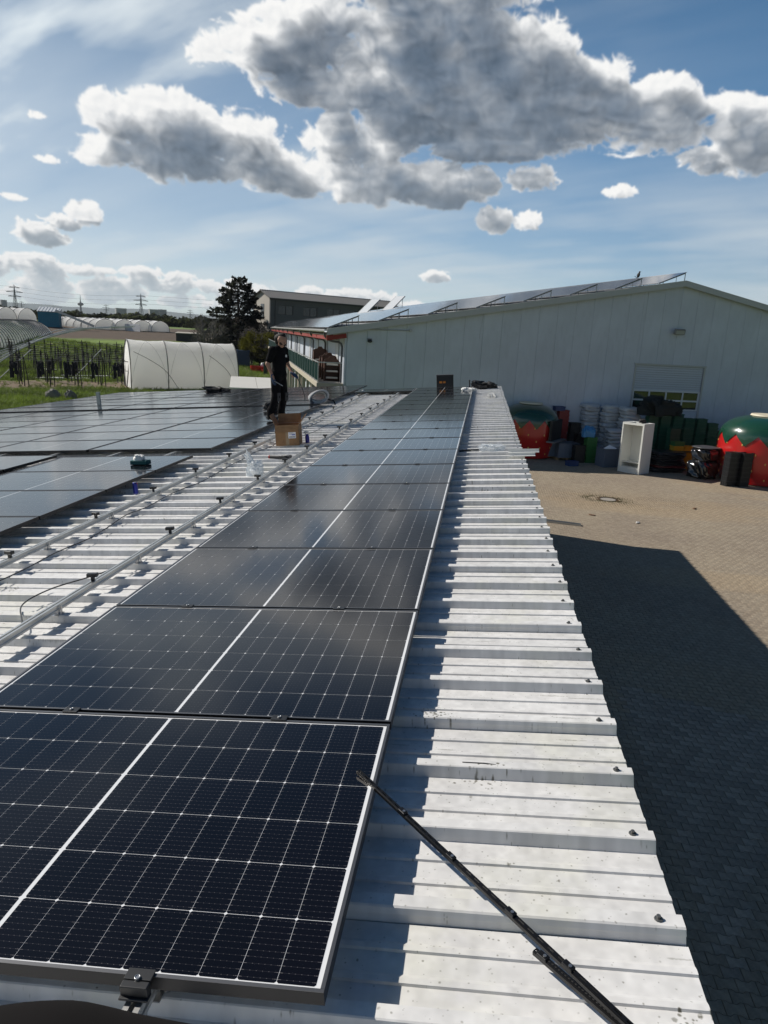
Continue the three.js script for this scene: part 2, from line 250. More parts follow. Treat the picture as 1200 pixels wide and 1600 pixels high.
{
  const prof = [[0.9625, -0.2], [-0.033, -0.2], [-0.033, -0.14], [-0.0275, -0.1165], [-0.031, -0.116], [-0.0255, -0.1005], [-0.0205, -0.0967], [0.0205, -0.0967], [0.033, -0.14]];
  for (let k = 0; k < 3; k++) {
    const c = k * 0.3333; if (k) prof.push([c - 0.033, -0.14], [c - 0.0225, -0.1], [c - 0.0185, -0.0975], [c + 0.0185, -0.0975], [c + 0.033, -0.14]);
    for (const m of [0.118, 0.215]) prof.push([c + m - 0.0115, -0.14], [c + m - 0.009, -0.133], [c + m + 0.007, -0.133], [c + m + 0.022, -0.14]);
  }
  prof.push([0.9625, -0.14]);
  const variants = [0, 1, 2, 3, 4].map((k) => { const g = extrude(prof, 13.81).rotateY(Math.PI / 2).translate(-12.95, 0, 0); planarUV(g, 0, 2, 0.25); const uv = g.attributes.uv; for (let i = 0; i < uv.count; i++) uv.setXY(i, uv.getX(i) + k * 0.37, uv.getY(i) + k * 0.21 + 0.02); return g; });
  const screw = merge([new THREE.CylinderGeometry(0.011, 0.012, 0.003, 10).translate(0, 0.0015, 0), new THREE.CylinderGeometry(0.0058, 0.0058, 0.008, 6).translate(0, 0.007, 0)]);
  const sm = mat(0.16, 0.16, 0.155, 0.45, { metalness: 0.7 });
  for (let k = -7; k < 22; k++) {
    const v = 0.39 + k, m = part(low, 'roof_sheet', variants[(k * 3 + 40) % 5], roofMat, onRoof(R(-0.006, 0.006), R(-0.001, 0.001), v)); m.rotation.z = AL;
    for (let j = 0; j < 3; j++) { const q = part(low, 'roof_screw', screw, sm, onRoof(R(0.79, 0.812), -0.0968 + (j ? -0.0009 : 0), v + j * 0.3333)); q.rotation.set(R(-0.1, 0.1), R(0, 3), AL); }
  }
  const yT = (s) => PY + s * Math.sin(AL) - 0.206, xT = (s) => s * Math.cos(AL);
  part(low, 'wall', extrude([[xT(-12.6), -0.1], [xT(0.62), -0.1], [xT(0.62), yT(0.62)], [xT(-12.6), yT(-12.6)]], 28.2).translate(0, 0, -22.1), mat(0.55, 0.54, 0.5, 0.8));
}

// ---------------------------------------------------------------- solar panels
const cellTex = tex(128, 256, (i, j) => {
  const n = 0.012 * LAT[(i * 37 + j * 911) & 65535], l = Math.abs(((j + 0.5) / 256 * 10) % 1 - 0.5) * 25.6, line = l < 1 ? 1 : 0, dot = line && (i < 9 || i > 118 || Math.abs((i % 21) - 10) < 2) ? 1 : 0;
  const f = (i % 4 === 0) ? 0.006 : 0; return [0.05 + n + f + line * 0.10 + dot * 0.26, 0.042 + n + f + line * 0.10 + dot * 0.26, 0.055 + n + f + line * 0.10 + dot * 0.25];
});
const glass = { clearcoat: 1, clearcoatRoughness: 0.1 };
const cellMats = [0.86, 0.94, 1, 1.08].map((k) => phys(k, k, k, 0.9, { map: cellTex, ...glass, specularIntensity: 0 }));
const sheetMat = phys(0.74, 0.75, 0.76, 0.9, { ...glass, specularIntensity: 0 });
const frameMat = mat(0.022, 0.022, 0.024, 0.38, { metalness: 0.4 }), lipMat = mat(0.16, 0.16, 0.165, 0.4, { metalness: 0.8 });
const cellGeo = (() => { const w = 0.0912, d = 0.182, c = 0.0042, s = new THREE.Shape(); [[-w / 2 + c, -d / 2], [w / 2 - c, -d / 2], [w / 2, -d / 2 + c], [w / 2, d / 2 - c], [w / 2 - c, d / 2], [-w / 2 + c, d / 2], [-w / 2, d / 2 - c], [-w / 2, -d / 2 + c]].forEach((p, i) => i ? s.lineTo(...p) : s.moveTo(...p)); const g = new THREE.ShapeGeometry(s).rotateX(-Math.PI / 2); const p = g.attributes.position, uv = g.attributes.uv; for (let i = 0; i < p.count; i++) uv.setXY(i, p.getX(i) / w + 0.5, p.getZ(i) / d + 0.5); return g; })();
function panelKit(W, per) {
  const D = 1.134, h = 0.035, lip = 0.0105;
  const bar = (w, d, x, z) => box(w, h - 0.002, d, x, (h - 0.002) / 2, z), top = (w, d, x, z) => box(w, 0.002, d, x, h - 0.001, z);
  const frame = merge([bar(W, lip, 0, D / 2 - lip / 2), bar(W, lip, 0, -D / 2 + lip / 2), bar(lip, D - 2 * lip, W / 2 - lip / 2, 0), bar(lip, D - 2 * lip, -W / 2 + lip / 2, 0)]);
  const rim = merge([top(W - 0.0012, lip - 0.001, 0, D / 2 - lip / 2), top(W - 0.0012, lip - 0.001, 0, -D / 2 + lip / 2), top(lip - 0.001, D - 2 * lip, W / 2 - lip / 2, 0), top(lip - 0.001, D - 2 * lip, -W / 2 + lip / 2, 0)]);
  const sheet = box(W - 2 * lip, 0.004, D - 2 * lip, 0, h - 0.0058, 0);
  const at = []; for (let i = 0; i < per * 2; i++) for (let j = 0; j < 6; j++) at.push([(i < per ? -1 : 1) * (0.006 + ((i < per ? per - 1 - i : i - per) + 0.5) * 0.0926), h - 0.0033, (j - 2.5) * 0.1838]);
  return { W, D, frame, rim, sheet, at, grid: merge(at.map((p) => cellGeo.clone().translate(...p))) };
}
const kitA = panelKit(1.722, 9), kitB = panelKit(1.903, 10);
function solarPanel(kit, s, v, n, label, group, single) {
  const t = roofThing('photovoltaic_module', label, 'solar panel', s, n - 0.035, v, 0, group);
  t.rotateX(R(-0.0012, 0.0012)); t.rotateZ(R(-0.0012, 0.0012));
  part(t, 'frame', kit.frame, frameMat); part(t, 'frame_rim', kit.rim, lipMat); part(t, 'backsheet', kit.sheet, sheetMat);
  if (single) for (const p of kit.at) part(t, 'cell', cellGeo, cellMats[Math.floor(rnd() * 4)], p);
  else part(t, 'cell_grid', kit.grid, cellMats[1 + Math.floor(rnd() * 2)]).userData.kind = 'stuff';
  return t;
}
const PITCH = 1.154;
for (let k = 0; k < 18; k++) solarPanel(kitA, -0.861, k * PITCH + 0.567, 0, k ? `solar panel in the long right-hand column, ${ORD[k]} from the camera${k === 17 ? ', at the far roof end' : ''}` : 'nearest solar panel, black cells large at the bottom left of the picture', 'solar panels in the right-hand column', k < 7);
solarPanel(kitA, -2.612, 17 * PITCH + 0.567, 0, 'lone solar panel closing the far end of the bare rails', 'solar panels left of the rails');
{
  const cols = [[-3.58 - 0.9515, kitB], [-5.53 - 0.861, kitA], [-7.28 - 0.861, kitA], [-9.03 - 0.861, kitA], [-10.78 - 0.861, kitA]];
  const near = [6.735, 5.58, 4.425, 3.27];
  cols.slice(0, 3).forEach(([s, kit], c) => near.forEach((v, r) => { if (c > r + 1) return; solarPanel(kit, s - (c ? 0.045 : 0), v + 0.567, c ? 0.03 : 0, `pale panel in the front block, ${ORD[c]} column from the rails, ${ORD[r]} before the gap`, 'solar panels in the front block left of the rails'); }));
  let v = 8.53; const rows = []; for (let r = 0; r < 12; r++) { rows.push(v); v += PITCH + ([5, 6, 8].includes(r) ? 0.11 : 0); }
  cols.forEach(([s, kit], c) => rows.forEach((vv, r) => solarPanel(kit, s, vv + 0.567, r > 5 ? 0.02 : 0, `pale panel beyond the black gap, ${ORD[c]} column from the rails, ${ORD[r]} row back`, 'solar panels in the big block left of the rails')));
}

// ---------------------------------------------------------------- mounting rails with their clamps and feet
const alu = mat(0.62, 0.62, 0.6, 0.36, { metalness: 0.85 }), black = mat(0.016, 0.016, 0.017, 0.42), steel = mat(0.5, 0.5, 0.5, 0.3, { metalness: 0.9 });
{
  const prof = [[-0.02, 0], [0.02, 0], [0.02, 0.012], [0.0165, 0.015], [0.0165, 0.023], [0.02, 0.026], [0.02, 0.04], [0.0065, 0.04], [0.0065, 0.035], [0.012, 0.035], [0.012, 0.028], [-0.012, 0.028], [-0.012, 0.035], [-0.0065, 0.035], [-0.0065, 0.04], [-0.02, 0.04], [-0.02, 0.026], [-0.0165, 0.023], [-0.0165, 0.015], [-0.02, 0.012]];
  const clampMid = merge([rbox(0.062, 0.005, 0.036, 0.002, 0, 0.0375, 0), box(0.05, 0.03, 0.012, 0, 0.02, 0)]), bolt = merge([new THREE.CylinderGeometry(0.0065, 0.0065, 0.006, 12).translate(0, 0.043, 0), new THREE.TorusGeometry(0.0058, 0.0014, 5, 14).rotateX(Math.PI / 2).translate(0, 0.046, 0)]);
  const clampHigh = merge([rbox(0.068, 0.024, 0.036, 0.004, 0, 0.04, 0), box(0.02, 0.03, 0.02, 0, 0.014, 0)]);
  const clampEnd = merge([rbox(0.066, 0.004, 0.03, 0.0015, 0, 0.038, -0.008), rbox(0.066, 0.03, 0.02, 0.003, 0, 0.024, 0.018), rbox(0.07, 0.007, 0.024, 0.003, 0, 0.011, 0.024)]);
  const foot = merge([box(0.05, 0.004, 0.07, 0, 0.002, 0), box(0.03, 0.024, 0.02, 0, 0.013, 0), new THREE.CylinderGeometry(0.006, 0.006, 0.05, 8).translate(0.03, 0.03, 0), new THREE.CylinderGeometry(0.011, 0.011, 0.006, 8).translate(0.03, 0.007, 0)]);
  const rail = (s, v0, v1, label, group) => { const t = roofThing('mounting_rail', label, 'rail', s, -0.075, v0, 0, group); part(t, 'rail_profile', extrude(prof, v1 - v0).rotateY(Math.PI), alu); return t; };
  const local = (t, name, g, m, v0, n, v) => part(t, name, g, m, [0, n + 0.075, -(v - v0)]);
  [[-0.43, 'aluminium rail under the right side of the right-hand panel column'], [-1.29, 'aluminium rail under the left side of the right-hand panel column']].forEach(([s, l]) => {
    const v0 = -0.085, t = rail(s, v0, 20.85, l, 'rails under the panels');
    const e = local(t, 'end_clamp', clampEnd, black, v0, -0.035, -0.008); part(e, 'bolt', bolt, steel, [0, -0.002, 0.004]);
    for (let k = 1; k < 18; k++) { const c = local(t, 'mid_clamp', clampMid, black, v0, -0.035, k * PITCH - 0.01); part(c, 'bolt', bolt, steel, [0, -0.002, 0]); }
    for (let v = 0.057; v < 20.8; v += 1) local(t, 'rail_foot', foot, steel, v0, -0.1, v);
  });
  [[-2.15, 0.3, 2.82, 'bare aluminium rail nearer the right-hand panel column'], [-3.08, 0.3, 2.18, 'bare aluminium rail nearer the pale panel block']].forEach(([s, v0, f, l], i) => {
    const t = rail(s, v0, 19.6 + 1.1, l, 'bare rails awaiting panels');
    for (let k = 0; k < 15; k++) if (f + k * 1.142 < 19.5) { const c = local(t, 'loose_clamp', clampHigh, black, v0, -0.035, f + k * 1.142 + R(-0.03, 0.03)); c.rotation.y = R(-0.35, 0.35); }
    for (let v = 0.39; v < 20.4; v += 1) local(t, 'rail_foot', foot, steel, v0, -0.1, v + (i ? 0.333 : 0));
  });
  [-4.1, -4.96, -5.96, -6.82, -7.71, -8.57, -9.46, -10.32, -11.21, -12.07].forEach((s, i) => { const v0 = i < 2 ? 3.2 : i < 4 ? 3.2 : i < 6 ? 4.4 : 8.4, t = rail(s, v0, 22.3, `aluminium rail hidden under the pale panels, ${ORD[i]} from the bare rails`, 'rails under the panels'); part(t, 'rail_feet', merge(Array.from({ length: Math.floor(22.3 - v0) }, (_, k) => foot.clone().translate(0, -0.025, -(k + 1.39 - (v0 % 1))))), steel); });
  // cables clipped along the bare rails
  const cable = (label, pts, r = 0.0045) => tag(part(scene, numbered('solar_cable'), tube(pts.map((p) => onRoof(...p)), r, pts.length * 8, 5), black), label, 'cable');
  const run = []; for (let v = 0.4; v < 13; v += 0.4) run.push([-2.93 + 0.03 * Math.sin(v * 2.1) + 0.02 * Math.sin(v * 5), -0.092 + 0.006 * Math.sin(v * 9.4), v]);
  cable('long black cable lying beside the bare rail nearer the pale panels', run);
  cable('short black cable looping over the ribs left of the nearer bare rail', [[-2.17, -0.09, 2.1], [-2.28, -0.085, 2.25], [-2.44, -0.08, 2.5], [-2.42, -0.075, 2.75], [-2.3, -0.07, 2.95], [-2.22, -0.06, 3.05], [-2.2, -0.07, 3.3], [-2.24, -0.085, 3.6], [-2.19, -0.09, 3.9]]);
  const run2 = []; for (let v = 9.5; v < 17; v += 0.5) run2.push([-2.75 + 0.055 * (v - 9.5) + 0.03 * Math.sin(v * 3), -0.094, v]);
  cable('thin black cable crossing the bare ribs beyond the cardboard box', run2);
}

// ---------------------------------------------------------------- the big white hall
const rowsTone = (n) => Array.from({ length: n }, (_, k) => k);
const wallTex = tex(256, 512, (i, j) => { const a = tfbm(i / 256, j / 512, 4, 5, 40), s = tfbm(i / 256, j / 4096, 48, 3, 44), q = sstep(0.12, 0.4, tfbm(i / 256, j / 2048, 24, 4, 48)); const c = 0.83 + 0.03 * a + 0.012 * s - 0.014 * q; return [c, c, c * 0.985]; });
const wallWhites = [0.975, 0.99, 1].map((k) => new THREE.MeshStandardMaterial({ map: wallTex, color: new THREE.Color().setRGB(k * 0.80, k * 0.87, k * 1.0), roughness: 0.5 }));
const greyTrim = mat(0.42, 0.43, 0.44, 0.45, { metalness: 0.3 }), darkGlass = phys(0.012, 0.014, 0.016, 0.08, { clearcoat: 1 }), redPaint = mat(0.22, 0.02, 0.012, 0.6), pipeGrey = mat(0.1, 0.1, 0.105, 0.5), zinc = mat(0.44, 0.45, 0.45, 0.4, { metalness: 0.75 });
const EAVE = 6.09, RIDGE = 9.45, HALF = 18.3, LEN = 66, SL = (RIDGE - EAVE) / HALF;
const hallTop = (a) => RIDGE - Math.abs(a - HALF) * SL;
const hall = thing('farm_hall', 'long white metal-clad hall with shallow gable roof behind the yard', 'hall', atHall(0, 0, 0), TH);
const DOOR = [16.19, 20.39, 5.08];
{
  // gable wall: vertical sandwich panels with open joints
  const w = 1.02; let k = 0;
  const slab = (a0, a1, y0) => planarUV(extrude([[a0, y0], [a1, y0], [a1, hallTop(a1) - 0.05], ...(a0 < HALF && a1 > HALF ? [[HALF, RIDGE - 0.05]] : []), [a0, hallTop(a0) - 0.05]], 0.1, { bevelEnabled: true, bevelSize: 0.006, bevelThickness: 0.006, bevelSegments: 1, bevelOffset: -0.006 }).translate(0, 0, -0.1), 0, 1, 0.31);
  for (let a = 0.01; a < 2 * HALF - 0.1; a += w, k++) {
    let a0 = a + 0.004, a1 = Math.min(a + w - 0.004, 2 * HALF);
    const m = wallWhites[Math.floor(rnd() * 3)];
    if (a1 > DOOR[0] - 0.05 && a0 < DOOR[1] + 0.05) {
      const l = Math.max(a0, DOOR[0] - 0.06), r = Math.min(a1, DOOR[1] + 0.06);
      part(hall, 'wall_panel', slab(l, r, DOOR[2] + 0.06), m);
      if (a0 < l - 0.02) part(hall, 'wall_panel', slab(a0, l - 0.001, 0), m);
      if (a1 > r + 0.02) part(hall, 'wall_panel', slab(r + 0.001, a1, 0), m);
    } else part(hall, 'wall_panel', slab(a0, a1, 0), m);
  }
  part(hall, 'wall_core', extrude([[0.05, 0], [DOOR[0] - 0.06, 0], [DOOR[0] - 0.06, DOOR[2] + 0.05], [DOOR[1] + 0.06, DOOR[2] + 0.05], [DOOR[1] + 0.06, 0], [2 * HALF - 0.05, 0], [2 * HALF - 0.05, EAVE - 0.1], [HALF, RIDGE - 0.1], [0.05, EAVE - 0.1]], 0.06).translate(0, 0, -0.175), mat(0.5, 0.52, 0.55, 0.7));
  part(hall, 'plinth', box(2 * HALF, 0.3, 0.06, HALF, 0.15, 0.02), mat(0.3, 0.3, 0.29, 0.9));
  // side wall towards the fields, with joints
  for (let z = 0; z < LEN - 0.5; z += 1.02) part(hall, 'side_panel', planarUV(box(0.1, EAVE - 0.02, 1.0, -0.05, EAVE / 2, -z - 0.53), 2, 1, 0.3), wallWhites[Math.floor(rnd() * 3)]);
  for (let z = 2.6; z < LEN - 3; z += 5.2) {   // doors off the balcony
    const d = part(hall, 'balcony_door', box(0.05, 2.1, 1.0, -0.13, 4.47, -z), mat(0.5, 0.51, 0.52, 0.5)); part(d, 'frame', merge([box(0.07, 2.2, 0.07, -0.13, 4.5, -z - 0.54), box(0.07, 2.2, 0.07, -0.13, 4.5, -z + 0.54), box(0.07, 0.07, 1.15, -0.13, 5.59, -z)]), zinc); part(d, 'handle', box(0.04, 0.03, 0.14, -0.175, 4.4, -z + 0.36), steel);
  }
  part(hall, 'inner_wall', merge([box(0.1, EAVE, LEN, -0.16 + 0.22, EAVE / 2, -LEN / 2 - 0.2), box(0.1, EAVE, LEN, 2 * HALF - 0.1, EAVE / 2, -LEN / 2 - 0.2), extrude([[0, 0], [2 * HALF, 0], [2 * HALF, EAVE - 0.1], [HALF, RIDGE - 0.1], [0, EAVE - 0.1]], 0.1).translate(0, 0, -LEN)]), mat(0.6, 0.6, 0.6, 0.8));
  // roof: two slopes with a deep overhang on the left, verge boards, ridge
  const slope = (a0, a1) => extrude([[a0, hallTop(a0)], [a1, hallTop(a1)], [a1, hallTop(a1) + 0.14], [a0, hallTop(a0) + 0.14]], LEN + 0.5).translate(0, 0, -LEN - 0.25);
  const roofGrey = mat(0.3, 0.3, 0.29, 0.55);
  part(hall, 'roof', slope(-1.05, HALF), roofGrey); part(hall, 'roof', slope(HALF + 0.004, 2 * HALF + 0.6), roofGrey);
  const verge = (a0, a1) => extrude([[a0, hallTop(a0) - 0.12], [a1, hallTop(a1) - 0.12], [a1, hallTop(a1) + 0.16], [a0, hallTop(a0) + 0.16]], 0.04).translate(0, 0, 0.255);
  part(hall, 'verge_board', verge(-1.05, HALF - 0.002), greyTrim); part(hall, 'verge_board', verge(HALF + 0.002, 2 * HALF + 0.6), greyTrim);
  part(hall, 'verge_cap', merge([[-1.05, HALF], [HALF, 2 * HALF + 0.6]].map(([a0, a1]) => extrude([[a0, hallTop(a0) + 0.162], [a1, hallTop(a1) + 0.162], [a1, hallTop(a1) + 0.185], [a0, hallTop(a0) + 0.185]], 0.2).translate(0, 0, 0.1))), mat(0.62, 0.62, 0.6, 0.4));
  // gutter along the left eave with its brackets, red purlins under the overhang, swan-neck downpipes
  const gut = []; for (let i = 0; i <= 10; i++) { const t = Math.PI + i / 10 * Math.PI; gut.push([Math.cos(t) * 0.085, Math.sin(t) * 0.085]); } for (let i = 10; i >= 0; i--) { const t = Math.PI + i / 10 * Math.PI; gut.push([Math.cos(t) * 0.078, Math.sin(t) * 0.078]); }
  part(hall, 'gutter', extrude(gut, LEN + 0.6).translate(-1.13, hallTop(-1.05) + 0.08, -LEN - 0.3), zinc);
  part(hall, 'gutter_end', new THREE.CylinderGeometry(0.085, 0.085, 0.01, 14, 1, false, Math.PI, Math.PI).rotateX(Math.PI / 2).rotateZ(-Math.PI / 2).translate(-1.13, hallTop(-1.05) + 0.08, 0.3), zinc);
  part(hall, 'soffit', box(0.95, 0.03, LEN, -0.55, hallTop(-0.55) - 0.13, -LEN / 2, 0, 0, Math.atan(SL)), mat(0.55, 0.5, 0.42, 0.7));
  for (let z = 0.12; z < LEN; z += 5.2) part(hall, 'purlin_beam', box(1.0, 0.22, 0.12, -0.55, hallTop(-0.55) - 0.29, -z + 0.24, 0, 0, Math.atan(SL)), redPaint);
  part(hall, 'eave_beam', box(0.1, 0.18, LEN, -0.98, hallTop(-0.98) - 0.27, -LEN / 2), redPaint);
  for (let z = 0.25; z < LEN; z += 7.5) part(hall, 'downpipe', tube([[-1.13, 5.88, -z], [-1.1, 5.7, -z], [-0.8, 5.5, -z], [-0.3, 5.42, -z], [-0.22, 5.3, -z], [-0.21, 4.9, -z], [-0.21, 3.45, -z], [-0.21, 0.1, -z]], 0.055, 40, 8), pipeGrey);
  part(hall, 'conduit', merge([tube([[1.05, 6.35, 0.05], [1.08, 6.2, 0.05], [1.25, 6.17, 0.05], [2.2, 6.18, 0.05], [3.2, 6.2, 0.05]], 0.022, 24, 6), box(0.14, 0.14, 0.08, 3.26, 6.21, 0.06)]), greyTrim);
  part(hall, 'loose_cable', tube([[7.1, 7.3, 0.02], [7.06, 6.9, 0.03], [7.0, 6.4, 0.03], [6.98, 6.1, 0.025], [7.03, 5.95, 0.02]], 0.008, 20, 5), greyTrim);
  // sectional door
  const d0 = DOOR[0], d1 = DOOR[1], dm = (d0 + d1) / 2, dw = d1 - d0;
  const door = part(hall, 'sectional_door', box(dw, 1.4, 0.03, dm, DOOR[2] - 0.7, -0.085), mat(0.2, 0.2, 0.21, 0.6));
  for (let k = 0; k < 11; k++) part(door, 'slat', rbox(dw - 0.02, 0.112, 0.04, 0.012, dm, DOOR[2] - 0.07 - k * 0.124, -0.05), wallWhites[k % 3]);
  for (let r = 0; r < 2; r++) for (let c = 0; c < 4; c++) {
    const x = d0 + (c + 0.5) * dw / 4, y = 3.42 - r * 0.5;
    part(door, 'window_pane', box(dw / 4 - 0.12, 0.40, 0.02, x, y, -0.07), darkGlass);
  }
  part(door, 'window_frame', merge([...[0, 1, 2, 3, 4].map((c) => box(c % 4 ? 0.08 : 0.1, 1.06, 0.04, d0 + c * dw / 4 + (c === 0 ? 0.05 : c === 4 ? -0.05 : 0), 3.17, -0.05)), ...[3.68, 3.17, 2.66].map((y) => box(dw, 0.085, 0.036, dm, y, -0.05))]), mat(0.66, 0.67, 0.68, 0.4));
  part(door, 'door_leaf', box(dw, 2.6, 0.05, dm, 1.3, -0.06), wallWhites[1]);
  part(door, 'frame', merge([box(0.09, DOOR[2], 0.16, d0 - 0.045, DOOR[2] / 2, -0.03), box(0.09, DOOR[2], 0.16, d1 + 0.045, DOOR[2] / 2, -0.03), box(dw + 0.26, 0.09, 0.18, dm, DOOR[2] + 0.045, -0.03)]), greyTrim);
}
{ // fittings on the wall
  const fl = thing('flood_light', 'small grey flood light high on the white gable wall above the door', 'flood light', atHall(18.37, 6.95, 0.02), TH);
  part(fl, 'housing', rbox(0.62, 0.3, 0.16, 0.03, 0, 0.05, 0.22).rotateX(0.25), mat(0.2, 0.2, 0.2, 0.5)); part(fl, 'lens', box(0.5, 0.2, 0.01, 0, 0.03, 0.305).rotateX(0.25), mat(0.35, 0.36, 0.36, 0.2)); part(fl, 'bracket', merge([box(0.05, 0.1, 0.2, 0, 0.05, 0.1), box(0.2, 0.2, 0.02, 0, 0.05, 0.01)]), greyTrim);
  const cc = thing('security_camera', 'small dark security camera near the left corner of the gable wall', 'camera', atHall(1.15, 5.58, 0.02), TH);
  part(cc, 'dome', new THREE.SphereGeometry(0.1, 14, 10).scale(1.3, 0.8, 1).translate(0, 0, 0.12), mat(0.02, 0.02, 0.022, 0.25)); part(cc, 'mount', box(0.2, 0.12, 0.08, 0, 0.07, 0.04), mat(0.12, 0.12, 0.12, 0.5));
}
{ // balcony along the left side
  const b = thing('balcony', 'long raised walkway with green mesh railing along the side of the hall', 'balcony', atHall(0, 0, 0), TH);
  const concrete = mat(0.4, 0.35, 0.28, 0.85), green = phys(0.014, 0.03, 0.028, 1, { specularIntensity: 0 });
  part(b, 'floor_slab', box(1.35, 0.22, LEN, -0.81, 3.28, -LEN / 2 + 0.1), concrete);
  part(b, 'floor_finish', box(1.3, 0.012, LEN - 0.1, -0.8, 3.399, -LEN / 2 + 0.1), mat(0.5, 0.45, 0.38, 0.9));
  for (let z = 0.0; z < LEN; z += 1.5) part(b, 'railing_post', box(0.04, 1.0, 0.04, -1.42, 3.9, -z), zinc);
  for (let z = 0.03; z < LEN - 1.5; z += 1.5) part(b, 'railing_panel', box(0.012, 0.84, 1.44, -1.42, 3.92, -z - 0.74), green);
  part(b, 'handrail', merge([box(0.05, 0.05, LEN, -1.42, 4.42, -LEN / 2), box(0.03, 0.03, LEN, -1.42, 3.47, -LEN / 2), box(1.2, 0.05, 0.05, -0.82, 4.42, 0.06)]), zinc);
  for (let z = 0.3; z < LEN; z += 3) part(b, 'support_post', box(0.16, 3.2, 0.16, -1.35, 1.58, -z), mat(0.3, 0.29, 0.27, 0.8));
  for (let z = 1.5; z < LEN; z += 3) part(b, 'ground_door', box(0.06, 2.2, 1.2, -0.16, 1.1, -z), mat(0.2, 0.16, 0.12, 0.7));
  // brown wooden shelves stood on the balcony
  const wood = mat(0.085, 0.035, 0.02, 0.6);
  [[1.6, 1.15, 'nearest the hall corner'], [2.7, 1.3, 'second from the hall corner'], [3.9, 1.25, 'third from the hall corner'], [7.4, 1.5, 'standing alone farther along the walkway']].forEach(([z, h, l]) => {
    const t = thing('wooden_shelf', `brown wooden shelf with a rounded top on the balcony, ${l}`, 'shelf', atHall(-0.55, 3.405, -z), TH, 'shelves on the balcony');
    const s = new THREE.Shape(); s.moveTo(-0.42, 0); s.lineTo(0.42, 0); s.lineTo(0.42, h - 0.2); s.quadraticCurveTo(0.42, h, 0.18, h); s.lineTo(0.1, h + 0.12); s.lineTo(-0.1, h + 0.12); s.lineTo(-0.18, h); s.quadraticCurveTo(-0.42, h, -0.42, h - 0.2); s.closePath();
    part(t, 'back_board', new THREE.ExtrudeGeometry(s, { depth: 0.05, bevelEnabled: false }).translate(0, 0, -0.03), wood);
    for (const sx of [-0.4, 0.4]) part(t, 'side_board', box(0.04, h - 0.15, 0.34, sx, (h - 0.15) / 2, 0.2), wood);
    for (let k = 0; k < 3; k++) { part(t, 'shelf_board', box(0.76, 0.03, 0.34, 0, 0.12 + k * 0.34, 0.2), wood); part(t, 'tray', box(0.6, 0.08, 0.24, 0, 0.18 + k * 0.34, 0.22), mat(0.62, 0.58, 0.5, 0.8)); }
  });
}
// tilted rows of panels on the hall roof
{
  const top = tex(128, 256, (i, j) => { const l = (i % 21 < 1 || j % 21 < 1) ? 0.3 : 0, f = (i < 3 || i > 124 || j < 3 || j > 252) ? 0.62 : 0; const c = f || 0.085 + l; return [c, c, f ? c : c + 0.04]; });
  const pm = phys(1, 1, 1, 0.45, { map: top, clearcoat: 1, clearcoatRoughness: 0.06 }), ti = 25 * RAD, L = 1.72;
  const pg = box(L, 0.035, 1.0, 0, 0, 0);
  for (let k = 0; k < 8; k++) {
    const aT = 18.33 - k * 2.537, yT = hallTop(aT) + 0.62;
    const t = thing('solar_row', `tilted row of panels on the hall roof, ${k === 0 ? 'highest, at the ridge' : k === 7 ? 'lowest, above the gutter' : ORD[k] + ' down from the ridge'}`, 'panel row', atHall(aT, yT, 0), TH, 'panel rows on the hall roof');
    const put = (g, z) => g.rotateZ(0).translate(-L / 2, 0, 0).applyMatrix4(new THREE.Matrix4().makeRotationZ(ti * 0.92)).translate(0, 0, z);
    const one = put(pg.clone(), 0);
    for (let i = 0; i < 22; i++) part(t, 'solar_module', one, pm, [0, 0, -0.35 - i * 1.02]);
    part(t, 'far_modules', merge(Array.from({ length: 38 }, (_, i) => one.clone().translate(0, 0, -0.35 - (i + 22) * 1.02))), pm).userData.kind = 'stuff';
    for (let i = 0; i < 12; i++) {
      const z = 0.12 - i * 2.04, s = part(t, 'support_frame', merge([rod(V(-0.05, -0.03, z), V(-0.05, -0.55, z), 0.022), rod(V(-0.05, -0.5, z), V(-1.55, -0.75, z), 0.022), rod(V(-1.55, -0.69, z), V(-0.05, -0.06, z), 0.022), rod(V(-0.55, -0.25, z), V(-0.55, -0.57, z), 0.015)]), zinc); if (i > 3) s.name = 'support_frame';
    }
  }
  // two bright collectors set up steeply behind
  [[0, 'left'], [2.3, 'right']].forEach(([x, w]) => { const a = 6.2 + x, t = thing('solar_collector', `steeply tilted bright collector behind the lowest panel rows, ${w} of a pair`, 'collector', atHall(a, hallTop(a) + 0.15, -30), TH + 0.35, 'pair of steep collectors'); t.scale.setScalar(0.78); part(t, 'collector_plate', box(2.6, 0.08, 1.9, 0, 1.15, 0, 0, 0, 0.75), mat(0.6, 0.62, 0.64, 0.25)); part(t, 'collector_rim', merge([box(2.64, 0.11, 0.06, 0, 1.15, -0.98, 0, 0, 0.75), box(2.64, 0.11, 0.06, 0, 1.15, 0.98, 0, 0, 0.75)]), zinc); part(t, 'stand', merge([rod(V(0.75, 0, -0.8), V(0.75, 1.8, -0.8), 0.03), rod(V(0.75, 0, 0.8), V(0.75, 1.8, 0.8), 0.03)]), zinc); });
  const bird = thing('bird', 'small dark bird perched on the second row of panels from the ridge', 'bird', atHall(15.72, hallTop(15.72) + 0.66, -0.3), 0.6);
  const pr = [[0, 0.0], [0.025, 0.01], [0.06, 0.07], [0.075, 0.14], [0.06, 0.22], [0.038, 0.27], [0.042, 0.31], [0.03, 0.345], [0, 0.36]].map((p) => new THREE.Vector2(...p));
  part(bird, 'body', merge([new THREE.LatheGeometry(pr, 12).scale(1, 1, 1.25).rotateX(0.35), new THREE.ConeGeometry(0.012, 0.06, 6).rotateX(Math.PI / 2).translate(0, 0.31, 0.19), box(0.05, 0.012, 0.2, 0, 0.04, -0.12, 0, 0.5)]), mat(0.02, 0.02, 0.022, 0.7));
}

